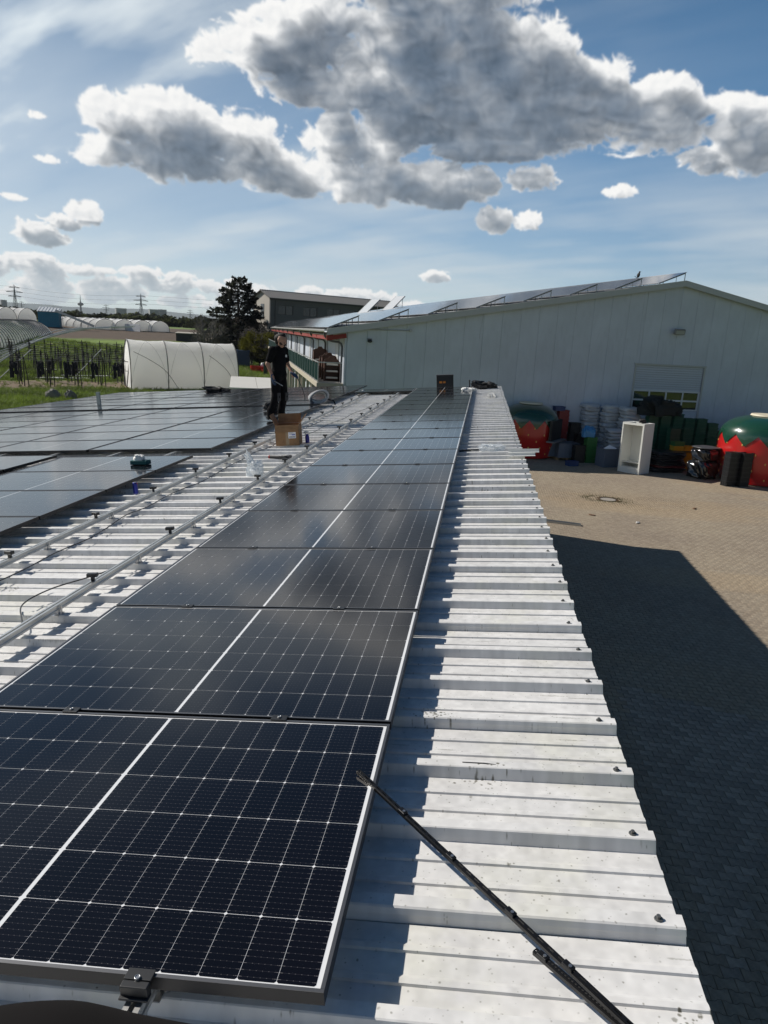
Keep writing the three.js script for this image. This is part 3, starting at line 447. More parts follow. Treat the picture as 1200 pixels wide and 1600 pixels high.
// ---------------------------------------------------------------- things in the yard
const yardThing = (name, label, cat, x, z, turn = TH, group) => thing(name, label, cat, [x, 0, z], turn, group);
function strawberry(name, label, x, z, r, turn, cut) {
  const t = yardThing(name, label, 'sales booth', x, z, turn);
  const k = r / 2.0, H = 3.2 * (0.55 + 0.45 * k), red = phys(0.46, 0.012, 0.012, 0.3, { clearcoat: 0.6, clearcoatRoughness: 0.15 }), leaf = phys(0.008, 0.05, 0.028, 0.25, { clearcoat: 0.8, clearcoatRoughness: 0.1 });
  const R0 = (y) => { const u = y / H; return u < 0.62 ? r * (0.86 + 0.14 * sstep(0, 0.5, u)) : r * Math.sqrt(Math.max(0, 1 - Math.pow((u - 0.62) / 0.38, 2.6))) ; };
  const lathe = (y0, y1, off, seg = 56) => { const p = []; for (let i = 0; i <= 28; i++) { const y = mix(y0, y1, i / 28); p.push(new THREE.Vector2(Math.max(0.001, R0(y) + off), y)); } return new THREE.LatheGeometry(p, seg); };
  part(t, 'body', lathe(0.05, H * 0.86, 0), red);
  // calyx cap with a zig-zag hem
  const n = 12, P = [], I = [], A = n * 8, M = 14, yTop = H * 0.985;
  for (let a = 0; a <= A; a++) { const th = a / A * 2 * Math.PI, f = Math.abs((a / 8) % 1 - 0.5) * 2; const yb = H * (0.56 + 0.16 * (1 - f)); for (let m = 0; m <= M; m++) { const y = mix(yb, yTop, m / M), rr = R0(y) + 0.035; P.push(Math.cos(th) * rr, y + 0.012, Math.sin(th) * rr); } }
  for (let a = 0; a < A; a++) for (let m = 0; m < M; m++) { const p = a * (M + 1) + m, q = p + M + 1; I.push(p, p + 1, q, q, p + 1, q + 1); }
  const g = new THREE.BufferGeometry(); g.setAttribute('position', new THREE.Float32BufferAttribute(P, 3)); g.setIndex(I); g.computeVertexNormals();
  part(t, 'calyx_cap', g, leaf);
  part(t, 'top_disc', new THREE.CylinderGeometry(R0(yTop) + 0.12, R0(yTop) + 0.16, 0.07, 32).translate(0, yTop + 0.04, 0), mat(0.62, 0.56, 0.42, 0.6));
  const seed = new THREE.SphereGeometry(0.032, 8, 6).scale(1, 1.6, 0.5), sm = mat(0.75, 0.5, 0.12, 0.5);
  for (let ring = 0; ring < 5; ring++) for (let i = 0; i < 12; i++) { const th = (i + (ring % 2) * 0.5 + R(-0.12, 0.12)) / 12 * 2 * Math.PI, y = H * (0.1 + ring * 0.12), rr = R0(y) + 0.005; const s = part(t, 'seed', seed, sm, [Math.cos(th) * rr, y, Math.sin(th) * rr]); s.rotation.y = -th + Math.PI / 2; }
  if (cut) { // serving hatch with counter and raised flap
    const th = cut, rr = r * 0.99; const s = part(t, 'serving_hatch', box(1.5 * k + 0.5, 1.05, 0.12, 0, 1.55, 0), mat(0.01, 0.01, 0.012, 0.6), [Math.sin(th) * rr, 0, Math.cos(th) * rr]); s.rotation.y = th;
    const c = part(t, 'counter', box(1.7 * k + 0.6, 0.07, 0.45, 0, 1.0, 0.1), mat(0.16, 0.16, 0.17, 0.6), [Math.sin(th) * rr, 0, Math.cos(th) * rr]); c.rotation.y = th;
  }
  return t;
}
strawberry('strawberry_booth', 'big red strawberry-shaped booth with a green zig-zag cap at the right edge', 13.9, -34.9, 2.0, 0.3);
strawberry('strawberry_booth', 'red strawberry-shaped booth half hidden behind the far roof corner', 2.95, -37.6, 1.5, 0.2, 0.95);

// crates: an open box with rim and grip holes
function crateGeo(w, h, d) {
  const t = 0.018, G = [box(w - 0.03, t, d - 0.03, 0, t / 2, 0), box(w, 0.045, t + 0.02, 0, h - 0.022, d / 2 - 0.019), box(w, 0.045, t + 0.02, 0, h - 0.022, -d / 2 + 0.019), box(t + 0.02, 0.045, d, w / 2 - 0.019, h - 0.022, 0), box(t + 0.02, 0.045, d, -w / 2 + 0.019, h - 0.022, 0)];
  for (const s of [-1, 1]) { G.push(box(w - 0.04, h - 0.06, t, 0, (h - 0.04) / 2, s * (d / 2 - 0.028)), box(t, h - 0.06, d - 0.06, s * (w / 2 - 0.028), (h - 0.04) / 2, 0)); for (let k = -2; k <= 2; k++) G.push(box(0.02, h - 0.05, 0.014, k * w / 5.2, (h - 0.05) / 2, s * (d / 2 - 0.014))); for (let k = -1; k <= 1; k++) G.push(box(0.014, h - 0.05, 0.02, s * (w / 2 - 0.014), (h - 0.05) / 2, k * d / 3.4)); }
  return merge(G);
}
const plastic = (r, g, b) => phys(r, g, b, 0.42, {});
const crateKinds = { green: plastic(0.012, 0.085, 0.05), dark: plastic(0.012, 0.013, 0.015), grey: plastic(0.11, 0.14, 0.19), yellow: plastic(0.55, 0.33, 0.02), red: plastic(0.25, 0.02, 0.02), blue: plastic(0.02, 0.05, 0.16), lightgreen: plastic(0.03, 0.15, 0.04), orange: plastic(0.42, 0.19, 0.03) };
const cg = crateGeo(0.6, 0.24, 0.4), big = crateGeo(1.2, 0.76, 1.0);
const crate = (kind, x, y, z, turn, label, group, geo = cg) => { const t = tag(part(scene, numbered(geo === big ? 'pallet_box' : 'crate'), geo, crateKinds[kind], [x, y, z]), label, geo === big ? 'pallet box' : 'crate', group); t.rotation.y = turn; return t; };
const stack = (kind, n, x, z, label, group, turn = TH) => { for (let k = 0; k < n; k++) crate(kind, x + R(-0.015, 0.015), k * 0.222, z + R(-0.015, 0.015), turn + R(-0.04, 0.04), `${label}, ${k === n - 1 ? 'topmost' : ORD[k] + ' up'}`, group); };
// green crates behind, in front of the door
for (let i = 0; i < 6; i++) stack('green', [12, 12, 12, 11, 11, 10][i], 9.35 + i * 0.68, -38.1 - i * 0.235, `dark green crate before the hall door, ${ORD[i]} stack from left`, `green crates, ${ORD[i]} stack`);
for (let i = 0; i < 4; i++) stack('green', [9, 9, 8, 7][i], 10.4 + i * 0.68, -37.5 - i * 0.235, `dark green crate in the front rank, ${ORD[i]} stack from left`, `green crates, front rank, ${ORD[i]} stack`);
for (let i = 0; i < 3; i++) stack(i === 1 ? 'red' : 'dark', 8, 12.9 + i * 0.68, -39.6 - i * 0.235, `${i === 1 ? 'dark red' : 'black'} crate stacked by the wall right of the hall door${i === 2 ? ', farthest stack' : ''}`, `dark crates by the wall, ${ORD[i]} stack`);
crate('yellow', 10.35, 1.02, -36.35, TH, 'yellow crate standing on the black sheets, lower one', undefined); crate('yellow', 10.92, 1.02, -36.55, TH, 'yellow crate standing beside the lower green-rimmed one', undefined); crate('lightgreen', 10.36, 1.24, -36.36, TH, 'bright green crate on top of the yellow crate', undefined);
stack('yellow', 4, 10.36, -36.36, 'yellow crate in the left yellow pile behind black sheets', 'yellow crates behind the sheets'); stack('yellow', 4, 10.92, -36.56, 'yellow crate in the right yellow pile behind black sheets', 'yellow crates, right pile');
crate('orange', 9.05, 1.3, -37.9, TH, 'orange crate on the pile behind the white cabinet'); stack('grey', 5, 9.05, -37.9, 'grey crate under the orange crate behind the white cabinet', 'grey crates under the orange one');
// grey-blue pallet boxes on a pallet
const pallet = (label, x, z, turn, y = 0) => { const t = thing('wooden_pallet', label, 'pallet', [x, y, z], turn); const w = mat(0.3, 0.21, 0.12, 0.85); for (let k = 0; k < 5; k++) part(t, 'deck_board', box(1.2, 0.022, 0.14, 0, 0.133, -0.4 + k * 0.2), w); for (let k = 0; k < 3; k++) part(t, 'bearer', box(0.1, 0.12, 0.8, -0.55 + k * 0.55, 0.061, 0), w); return t; };
pallet('worn wooden pallet under the left grey-blue pallet box', 3.75, -37.3, TH + 0.05); pallet('worn wooden pallet under the right grey-blue pallet box', 4.95, -37.3, TH - 0.03);
crate('grey', 3.75, 0.15, -37.3, TH + 0.05, 'left of two big grey-blue pallet boxes near the red booth', 'grey-blue pallet boxes', big); crate('grey', 4.95, 0.15, -37.3, TH - 0.03, 'right of two big grey-blue pallet boxes near the red booth', 'grey-blue pallet boxes', big);
{ const b = crate('grey', 6.95, 0, -36.05, TH + 0.1, 'grey-blue open box with white paper inside, left of the white cabinet', undefined, crateGeo(0.95, 0.95, 0.8)); b.name = numbered('storage_box'); b.userData.category = 'box'; part(b, 'paper', box(0.6, 0.01, 0.45, 0.05, 0.9, 0, 0.4, 0.25, 0.2), mat(0.8, 0.82, 0.84, 0.8)); part(b, 'filling', box(0.86, 0.05, 0.7, 0, 0.8, 0), mat(0.2, 0.22, 0.25, 0.8)); }
// black and green crates with a blue bag
stack('dark', 4, 5.55, -36.6, 'black crate in the pile left of the grey storage box, left stack', 'black crates, left stack'); stack('lightgreen', 6, 6.15, -36.85, 'green crate in the pile left of the grey storage box, right stack', 'green crates beside the storage box'); stack('lightgreen', 2, 5.5, -37.3, 'green crate behind the black crates', 'green crates behind the black'); stack('dark', 6, 5.75, -37.9, 'black crate in the tall stack behind the green crates', 'black crates behind');
for (let i = 0; i < 3; i++) stack(['dark', 'red', 'dark'][i], [10, 11, 8][i], 4.1 + i * 0.7, -38.6 - i * 0.24, `${['black', 'dark red', 'black'][i]} crate in the tall stack ${['next to the red booth', 'behind the grey-blue pallet boxes', 'behind the grey-blue boxes, right end'][i]}`, `tall crate stacks, ${ORD[i]}`);
crate('blue', 4.55, 2.42, -38.75, TH, 'blue crate on top of the tall crate stacks beside the red booth'); crate('blue', 5.12, 0, -35.35, 0.5, 'small blue crate lying alone on the paving in the shade');
// crumpled sheets, bags and wrapped goods: a lumpy blob displaced by noise
function lump(w, h, d, amp, seed, seg = 28, flat = 0.25) {
  const g = new THREE.SphereGeometry(1, seg, Math.round(seg * 0.7)), p = g.attributes.position, q = V(0, 0, 0);
  for (let i = 0; i < p.count; i++) {
    q.fromBufferAttribute(p, i); const e = (t, k) => Math.sign(t) * Math.pow(Math.abs(t), k); const u = Math.atan2(q.z, q.x) * 2.2, wv = q.y * 3;
    const uu = Math.cos(u / 2.2) * 3 + seed, vv = Math.sin(u / 2.2) * 3 + wv; const n = fbm(uu, vv + seed, 4), c = Math.abs(vn(uu * 2.3 + 5, vv * 2.3)) * 0.5;
    const k = 1 + amp * (n * 1.6 - c); p.setXYZ(i, e(q.x, 0.6) * w / 2 * k, Math.max(-flat, e(q.y, 0.6)) * h / (1 + flat) * k + h * flat / (1 + flat), e(q.z, 0.6) * d / 2 * k);
  }
  g.deleteAttribute('uv'); g.computeVertexNormals(); return g;
}
const film = phys(0.62, 0.66, 0.68, 0.22, { transmission: 0.35, thickness: 0 }), greyFilm = phys(0.42, 0.45, 0.48, 0.35, { clearcoat: 0.5 });
{ // stacks of grey wrapped trays by the wall: each stack a thing, its trays parts
  [[6.35, -39.3, 15, 'leftmost, against the wall'], [7.35, -39.0, 15, 'second from the left'], [8.2, -38.4, 15, 'third, tallest and nearest the white cabinet'], [8.95, -38.5, 12, 'behind the white cabinet'], [7.5, -38.0, 9, 'low one in front of the second']].forEach(([x, z, n, l], i) => {
    const t = thing('tray_stack', `stack of grey film-wrapped trays by the hall wall, ${l}`, 'tray stack', [x, 0, z], TH + R(-0.1, 0.1), 'wrapped tray stacks by the wall');
    t.rotation.z = R(-0.03, 0.03);
    const layer = [3, 9, 15].map((s) => lump(1.0, 0.24, 0.85, 0.1, s + i, 20, 0.7));
    for (let k = 0; k < n; k++) { const m = part(t, 'tray_bundle', layer[k % 3], greyFilm, [R(-0.05, 0.05), k * 0.19, R(-0.04, 0.04)]); m.rotation.y = R(-0.1, 0.1); }
  });
  const bag = tag(part(scene, 'plastic_sack', lump(0.65, 0.5, 0.55, 0.25, 4), phys(0.05, 0.22, 0.45, 0.35), [6.0, 1.33, -36.9]), 'bright blue plastic sack lying on the green crates', 'sack');
}
{ // white cabinet, open in front, with a glazed top
  const t = yardThing('white_cabinet', 'tall white empty cabinet standing open on the sunny edge of the yard', 'cabinet', 8.02, -34.75, -0.72); t.rotation.z = 0.02;
  const w = mat(0.72, 0.72, 0.68, 0.45), W = 1.15, H = 2.45, D = 0.95;
  for (const s of [-1, 1]) part(t, 'side_panel', box(0.06, H, D, s * (W / 2 - 0.03), H / 2, 0), w);
  part(t, 'back_panel', box(W - 0.12, H - 0.1, 0.04, 0, H / 2, -D / 2 + 0.02), w); part(t, 'base_panel', box(W - 0.12, 0.28, D - 0.04, 0, 0.14, 0), w);
  part(t, 'top_frame', merge([box(W - 0.12, 0.1, 0.1, 0, H - 0.05, D / 2 - 0.05), box(W - 0.12, 0.1, 0.1, 0, H - 0.05, -D / 2 + 0.09), box(0.14, 0.08, D - 0.2, -W / 2 + 0.13, H - 0.05, 0), box(0.14, 0.08, D - 0.2, W / 2 - 0.13, H - 0.05, 0)]), w);
  part(t, 'top_glass', box(W - 0.36, 0.015, D - 0.26, 0, H - 0.07, 0.01), mat(0.12, 0.13, 0.13, 0.2));
  part(t, 'inner_shelf', box(W - 0.14, 0.03, D - 0.3, 0, 0.5, -0.1), w); part(t, 'door_edge', box(0.05, H - 0.42, 0.05, W / 2 - 0.06, H / 2 + 0.09, D / 2 - 0.03), w);
  tag(part(scene, 'glove_bundle', lump(0.35, 0.16, 0.25, 0.4, 8, 16), mat(0.03, 0.025, 0.025, 0.8), [8.2, 2.44, -34.95]), 'small dark bundle lying on top of the white cabinet', 'bundle');
}
{ // black sheets, wrapped goods, stacked black crates on the right
  for (let k = 0; k < 9; k++) { const s = tag(part(scene, numbered('plastic_sheet'), lump(2.1 - 0.04 * k, 0.16, 1.3, 0.16, 20 + k, 26, 0.8), k === 2 ? plastic(0.1, 0.012, 0.012) : phys(0.014, 0.014, 0.016, 0.35), [9.75 + R(-0.06, 0.06), k * 0.11, -35.9 + R(-0.05, 0.05)]), k === 2 ? 'dark red sheet in the pile of folded black sheets right of the cabinet' : `folded black sheet in the pile right of the cabinet, ${ORD[k]} up`, 'sheet', 'folded sheets right of the cabinet'); s.rotation.y = TH + R(-0.08, 0.08); }
  const w = yardThing('wrapped_pallet', 'goods wrapped in shiny black film between the sheets and the booth', 'wrapped goods', 11.25, -34.7, TH + 0.25);
  const shiny = phys(0.012, 0.012, 0.013, 0.12, { clearcoat: 1, clearcoatRoughness: 0.08 });
  part(w, 'lower_bale', lump(1.35, 0.95, 1.15, 0.12, 31, 40, 0.8), shiny); part(w, 'upper_bale', lump(1.2, 0.62, 1.05, 0.14, 37, 40, 0.8), shiny, [0.05, 0.88, 0]); part(w, 'cover_sheet', lump(1.25, 0.07, 1.1, 0.08, 41, 24, 0.8), mat(0.05, 0.05, 0.055, 0.5), [0.05, 1.46, 0]);
  for (let k = 0; k < 7; k++) crate('dark', 11.95, k * 0.222, -33.0, TH + 0.15 + R(-0.02, 0.02), `black crate stacked in front of the big booth, ${ORD[k]} up`, 'black crates by the big booth', undefined);
  for (let k = 0; k < 7; k++) crate('dark', 12.57, k * 0.222, -33.14, TH + 0.15 + R(-0.02, 0.02), `black crate stacked against the big booth, right stack, ${ORD[k]} up`, 'black crates against the big booth');
  const heap = tag(part(scene, 'netting_heap', lump(2.0, 0.75, 1.1, 0.5, 51, 56), mat(0.012, 0.016, 0.014, 0.8), [9.75, 2.6, -38.2]), 'heap of black netting thrown over the green crates in front of the door', 'netting'); heap.rotation.y = TH;
  const tarp = tag(part(scene, 'blue_tarpaulin', lump(6, 0.35, 1.6, 0.1, 61, 40), phys(0.03, 0.09, 0.22, 0.4), [17.2, 2.2, -40.3]), 'blue tarpaulin stretched over crates by the wall at the right edge', 'tarpaulin'); tarp.rotation.y = TH;
  for (let i = 0; i < 7; i++) stack('green', 9, 14.9 + i * 0.7, -39.4 - i * 0.24, `dark green crate under the blue tarpaulin, ${ORD[i]} stack`, `crates under the tarpaulin, ${ORD[i]} stack`);
}
{ // manhole, steel sections, scraps on the paving
  const t = thing('manhole_cover', 'round cast-iron manhole cover in mossy paving', 'manhole cover', [MAN[0], -0.02, MAN[1]]);
  part(t, 'concrete_ring', new THREE.RingGeometry(0.3, 0.47, 40).rotateX(-Math.PI / 2).translate(0, 0.006, 0), mat(0.36, 0.33, 0.28, 0.9)); part(t, 'iron_lid', new THREE.CylinderGeometry(0.295, 0.295, 0.02, 40).translate(0, 0.0, 0), mat(0.33, 0.30, 0.26, 0.8));
  part(t, 'iron_frame', new THREE.TorusGeometry(0.31, 0.014, 6, 40).rotateX(Math.PI / 2).translate(0, 0.008, 0), mat(0.1, 0.09, 0.08, 0.7));
  const bl = new THREE.ConeGeometry(0.006, 0.09, 3).translate(0, 0.045, 0), im = new THREE.InstancedMesh(bl, mat(0.10, 0.11, 0.035, 0.9), 900), o = new THREE.Object3D(); im.name = 'yard_moss'; im.userData = { kind: 'stuff', label: 'moss and grass growing in the joints round the manhole', category: 'moss' };
  for (let k = 0; k < 900; k++) { const a = R(0, 6.28), r = 0.44 + Math.abs(R(-1, 1) * R(0, 1)) * 0.5; o.position.set(MAN[0] - 0.15 + Math.cos(a) * r * 1.5, -0.01, MAN[1] + Math.sin(a) * r); o.rotation.set(R(-0.7, 0.7), R(0, 6), R(-0.7, 0.7)); o.scale.setScalar(R(0.3, 1)); o.updateMatrix(); im.setMatrixAt(k, o.matrix); } scene.add(im);
  for (const [dz, l] of [[0, 'nearer the roof'], [-0.13, 'farther from the roof']]) { const b = thing('steel_section', `grey steel section lying on the sunny paving, ${l} of two`, 'steel section', [3.2, 0, -22.95 + dz], -0.14 + dz * 0.3, 'steel sections on the paving'); const c = [[-0.05, 0], [0.05, 0], [0.05, 0.06], [0.044, 0.06], [0.044, 0.006], [-0.044, 0.006], [-0.044, 0.06], [-0.05, 0.06]]; part(b, 'channel', extrude(c, 1.75).rotateY(Math.PI / 2).translate(-0.95, 0.002, 0), zinc); part(b, 'end_plate', box(0.006, 0.06, 0.1, 0.8, 0.032, 0), zinc); }
  [[8.89, -27.19, 'rust-brown scrap of bark lying alone on the paving'], [6.1, -24.0, 'small pale chip on the paving beyond the roof shadow'], [4.6, -24.6, 'dark twig scrap near the steel sections']].forEach(([x, z, l], i) => { const s = tag(part(scene, numbered('paving_scrap'), lump(0.26, 0.035, 0.12, 0.4, 70 + i, 12), i === 1 ? mat(0.6, 0.58, 0.55, 0.8) : mat(0.16, 0.09, 0.05, 0.9), [x, 0.004, z]), l, 'scrap'); s.rotation.y = R(0, 3); });
}

// ---------------------------------------------------------------- fields, tunnels, trees and houses beyond
const UP = V(0, 1, 0);
function leafGeo(points, size, seedFn = rnd, spread = 0.5, long = 1.7) {          // many small leaf-shaped faces
  const P = [], N = [], a = V(0, 0, 0), b = V(0, 0, 0), n = V(0, 0, 0);
  for (const [x, y, z, dx, dy, dz] of points) {
    a.set(dx ?? seedFn() - 0.5, dy ?? seedFn() - 0.5, dz ?? seedFn() - 0.5); a.x += (seedFn() - 0.5) * spread; a.y += (seedFn() - 0.5) * spread; a.z += (seedFn() - 0.5) * spread; a.normalize();
    b.set(seedFn() - 0.5, seedFn() - 0.5, seedFn() - 0.5).cross(a).normalize(); n.crossVectors(a, b);
    const s = size * (0.6 + 0.8 * seedFn()), l = s * long, w = s * 0.5;
    P.push(x, y, z, x + a.x * l * 0.5 + b.x * w, y + a.y * l * 0.5 + b.y * w, z + a.z * l * 0.5 + b.z * w, x + a.x * l, y + a.y * l, z + a.z * l, x, y, z, x + a.x * l, y + a.y * l, z + a.z * l, x + a.x * l * 0.5 - b.x * w, y + a.y * l * 0.5 - b.y * w, z + a.z * l * 0.5 - b.z * w);
    for (let i = 0; i < 6; i++) N.push(n.x, n.y, n.z);
  }
  const g = new THREE.BufferGeometry(); g.setAttribute('position', new THREE.Float32BufferAttribute(P, 3)); g.setAttribute('normal', new THREE.Float32BufferAttribute(N, 3)); g.setAttribute('uv', new THREE.Float32BufferAttribute(new Float32Array(P.length / 3 * 2), 2)); return g;
}
const bark = mat(0.06, 0.045, 0.035, 0.95), barkGrey = mat(0.13, 0.12, 0.11, 0.95);
const leafMat = (r, g, b, t = 0.3) => phys(r, g, b, 0.9, { transmission: t, thickness: 0, side: THREE.DoubleSide });
function branchTree(h, r, spread, levels, kids, g = rnd, droop = 0) {   // returns limb geometry and twig tips
  const G = [], tips = [];
  const grow = (p, d, len, rad, lv) => {
    const q = p.clone().addScaledVector(d, len); rad = Math.max(rad, 0.022); G.push(rod(p, q, rad, Math.max(0.018, rad * 0.62), lv < 2 ? 7 : 4));
    if (lv >= levels) { tips.push([q, d]); return; }
    const n = lv === 0 ? kids + 2 : kids;
    for (let k = 0; k < n; k++) { const t = lv === 0 ? 0.45 + 0.55 * k / n : 0.35 + 0.65 * g(), s = p.clone().lerp(q, t), az = g() * 6.28 + k * 2.4, tilt = spread * (0.6 + 0.7 * g()), e = d.clone().applyAxisAngle(V(d.y, -d.x, 0.01).normalize(), tilt).applyAxisAngle(d, az); e.y -= droop * lv; e.normalize(); grow(s, e, len * (0.55 + 0.22 * g()), rad * 0.5, lv + 1); }
    grow(q, d.clone().add(V(g() - 0.5, 0.2, g() - 0.5).multiplyScalar(0.5)).normalize(), len * 0.6, rad * 0.6, lv + 1);
  };
  grow(V(0, -0.2, 0), V(0, 1, 0), h, r, 0); return { limbs: merge(G), tips };
}
function standTree(name, label, x, z) { return thing(name, label, 'tree', [x, terr(x, z) - 0.05, z]); }
{ // the big dark conifer beside the houses: tiers of drooping boughs
  const H = 12.8, t = standTree('conifer_tree', 'tall dark conifer left of the grey house behind the hall', -39.8, -113.8), g = mulberry(11), pts = [], limbs = [rod(V(0, -0.2, 0), V(0.1, H * 0.6, 0), 0.34, 0.18, 8), rod(V(0.1, H * 0.6, 0), V(0, H * 0.97, 0.1), 0.18, 0.03, 6), rod(V(0.1, H * 0.55, 0), V(1.6, H * 0.93, 0.2), 0.12, 0.02, 6)];
  for (let k = 0; k < 220; k++) {
    const u = 0.06 + 0.93 * (k / 220) + 0.02 * (g() - 0.5), y = u * H, az = k * 2.399 + g(), lean = u > 0.55 ? (u - 0.55) * 1.2 : 0;
    let L = (u < 0.3 ? 3.2 + 5 * u : 5.0 * Math.pow(1 - (u - 0.3) / 0.74, 0.6)) * (0.72 + 0.5 * g()); if (u > 0.86) L = Math.max(L, 0.9 * g());
    const c = Math.cos(az), s = Math.sin(az), bx = (k % 3 === 0 ? lean * 2.6 : 0);
    limbs.push(rod(V(bx * 0.7, y, 0), V(bx * 0.7 + c * L * 0.95, y - L * 0.06, s * L * 0.95), 0.05, 0.012, 4));
    const n = 20 + L * 34; for (let i = 0; i < n; i++) { const f = 0.18 + 0.82 * Math.sqrt(g()), w = (0.22 + 0.5 * (1 - f)) * (g() - 0.5) * L * 0.55, dy = -L * 0.06 * f + 0.28 * f * f * (u > 0.5 ? 1 : 0.3) - 0.42 * g() * g(); pts.push([bx * 0.7 + c * L * f - s * w, y + dy, s * L * f + c * w, c * 0.8 - s * w * 0.8, -0.35 + (g() < 0.25 ? 0.9 : 0), s * 0.8 + c * w * 0.8]); }
  }
  part(t, 'trunk', merge(limbs), bark); part(t, 'crown', leafGeo(pts, 0.15, g, 0.7, 2.2), leafMat(0.085, 0.095, 0.07, 0.25));
}
const bareTree = (label, x, z, h, seed, m = barkGrey, flowers) => {
  const t = standTree(flowers ? 'blossom_tree' : 'bare_tree', label, x, z), g = mulberry(seed), b = branchTree(h * 0.36, h * 0.028, 0.75, 4, 3, g, -0.03); part(t, 'trunk', b.limbs, m);
  const pts = []; for (const [q, d] of b.tips) for (let i = 0; i < (flowers ? 9 : 2); i++) pts.push([q.x + (g() - 0.5) * 0.5, q.y + (g() - 0.5) * 0.5, q.z + (g() - 0.5) * 0.5]);
  part(t, 'crown', leafGeo(pts, flowers ? 0.09 : 0.07, g, 1, 1.5), flowers ? leafMat(0.42, 0.40, 0.40, 0.3) : leafMat(0.16, 0.15, 0.06)); return t;
};
bareTree('leafless pale tree standing left of the tall conifer', -41.2, -103.2, 8.6, 3); bareTree('second leafless tree, lower, between conifer and fields', -42.6, -110, 7.2, 9);
bareTree('pale blossoming tree in front of the conifer, right of its trunk', -33.9, -103, 7.0, 21, barkGrey, true); bareTree('greyish blossoming tree close to the grey house', -33.4, -108.5, 7.2, 34, barkGrey, true); bareTree('bare tree showing above the ridge of the grey house', -36, -150, 12.6, 44);
{ // light green bushy willow
  const t = standTree('willow_bush', 'bright yellow-green rounded bush beside the hall walkway', -31.9, -100.6), g = mulberry(8), b = branchTree(1.5, 0.1, 0.7, 3, 4, g, -0.05), pts = []; t.scale.set(1, 1, 1);
  part(t, 'trunk', b.limbs, bark);
  for (let k = 0; k < 95; k++) { const a = g() * 6.28, e = g(), rr = 1.15 + 1.25 * Math.sqrt(g()), cx = Math.cos(a) * rr * (0.6 + 0.5 * Math.sin(e * 3)), cz = Math.sin(a) * rr * (0.6 + 0.5 * Math.sin(e * 3)), cy = 1.5 + e * 3.6 - rr * 0.25, w = 0.34 + 0.3 * g(); for (let i = 0; i < 110; i++) { const f = () => (g() + g() + g() - 1.5) * w; pts.push([cx + f(), cy + f(), cz + f(), cx * 0.25, 0.5, cz * 0.25]); } }
  part(t, 'crown', leafGeo(pts, 0.1, g, 0.9, 2), leafMat(0.3, 0.31, 0.05, 0.5));
}
{ // grey house behind the hall, with standing-seam roof
  const az = 43.5 * RAD, t = thing('grey_house', 'dark grey two-storey house with a ribbed roof behind the hall', 'house', [-34.9, 0.6, -115.6], Math.PI / 2 - az);
  const wallM = mat(0.085, 0.09, 0.095, 0.8), L = 27, D = 5.5, He = 10.1, Hr = 11.2; // local x along the front, front faces +z
  const win = [[1.5, 8.25], [6.3, 8.25], [11.1, 8.25], [15.9, 8.25], [1.5, 4.9], [6.3, 4.9], [11.1, 4.9], [15.9, 4.9]], ww = 2.9, wh = 1.55;
  const s = new THREE.Shape([[0, 0], [L, 0], [L, He], [0, He]].map((p) => new THREE.Vector2(...p))); win.forEach(([x, y]) => s.holes.push(new THREE.Path([[x, y - wh / 2], [x + ww, y - wh / 2], [x + ww, y + wh / 2], [x, y + wh / 2]].map((p) => new THREE.Vector2(...p)))));
  part(t, 'front_wall', new THREE.ExtrudeGeometry(s, { depth: 0.3, bevelEnabled: false }).translate(0, 0, -0.3), wallM);
  part(t, 'gable_wall', extrude([[0, 0], [D - 0.35, 0], [D - 0.35, He], [D / 2, Hr - 0.1], [0, He]], 0.3).rotateY(Math.PI / 2).translate(0.0, 0, -0.31), mat(0.5, 0.47, 0.42, 0.8)); part(t, 'rear_wall', merge([box(L, He, 0.3, L / 2, He / 2, -D), box(0.3, He, D - 0.7, L - 0.16, He / 2, -D / 2)]), wallM);
  win.forEach(([x, y]) => { const f = part(t, 'window', merge([box(ww, 0.1, 0.12, x + ww / 2, y - wh / 2 + 0.05, -0.12), box(ww, 0.1, 0.12, x + ww / 2, y + wh / 2 - 0.05, -0.12), box(0.1, wh - 0.2, 0.12, x + 0.05, y, -0.12), box(0.1, wh - 0.2, 0.12, x + ww - 0.05, y, -0.12), box(0.08, wh - 0.2, 0.1, x + ww / 2, y, -0.12)]), mat(0.04, 0.04, 0.045, 0.5)); part(f, 'pane', box(ww - 0.2, wh - 0.2, 0.02, x + ww / 2, y, -0.14), phys(0.01, 0.012, 0.014, 0.05, { clearcoat: 1 })); });
  const ang = Math.atan2(Hr - He, D / 2), sl = Math.hypot(D / 2, Hr - He) + 0.6, rm = mat(0.2, 0.195, 0.19, 0.5, { metalness: 0.3 });
  const roof = part(t, 'roof', merge([1, -1].map((k) => box(L + 0.8, 0.09, sl, L / 2, 0, 0, 0, k * ang, 0).translate(0, (Hr + He) / 2 + 0.02, -D / 2 + k * (D / 4 + 0.15)))), rm);
  for (let i = 0; i < 62; i++) part(roof, 'roof_rib', box(0.06, 0.07, sl, 0, 0, 0, 0, ang, 0), rm, [-0.3 + i * 0.445, (Hr + He) / 2 + 0.1, -D / 2 + D / 4 + 0.15]);
  part(t, 'fascia', box(L + 0.8, 0.28, 0.05, L / 2, He - 0.22, 0.42), mat(0.02, 0.022, 0.025, 0.5)); part(t, 'downpipe', rod(V(0.9, 0, 0.08), V(0.9, He - 0.2, 0.08), 0.07, 0.07, 8), mat(0.04, 0.04, 0.045, 0.5));
  part(t, 'gable_window', box(0.06, 2.2, 1.1, -0.02, 8, -2.6), phys(0.02, 0.022, 0.025, 0.1, { clearcoat: 1 }));
}
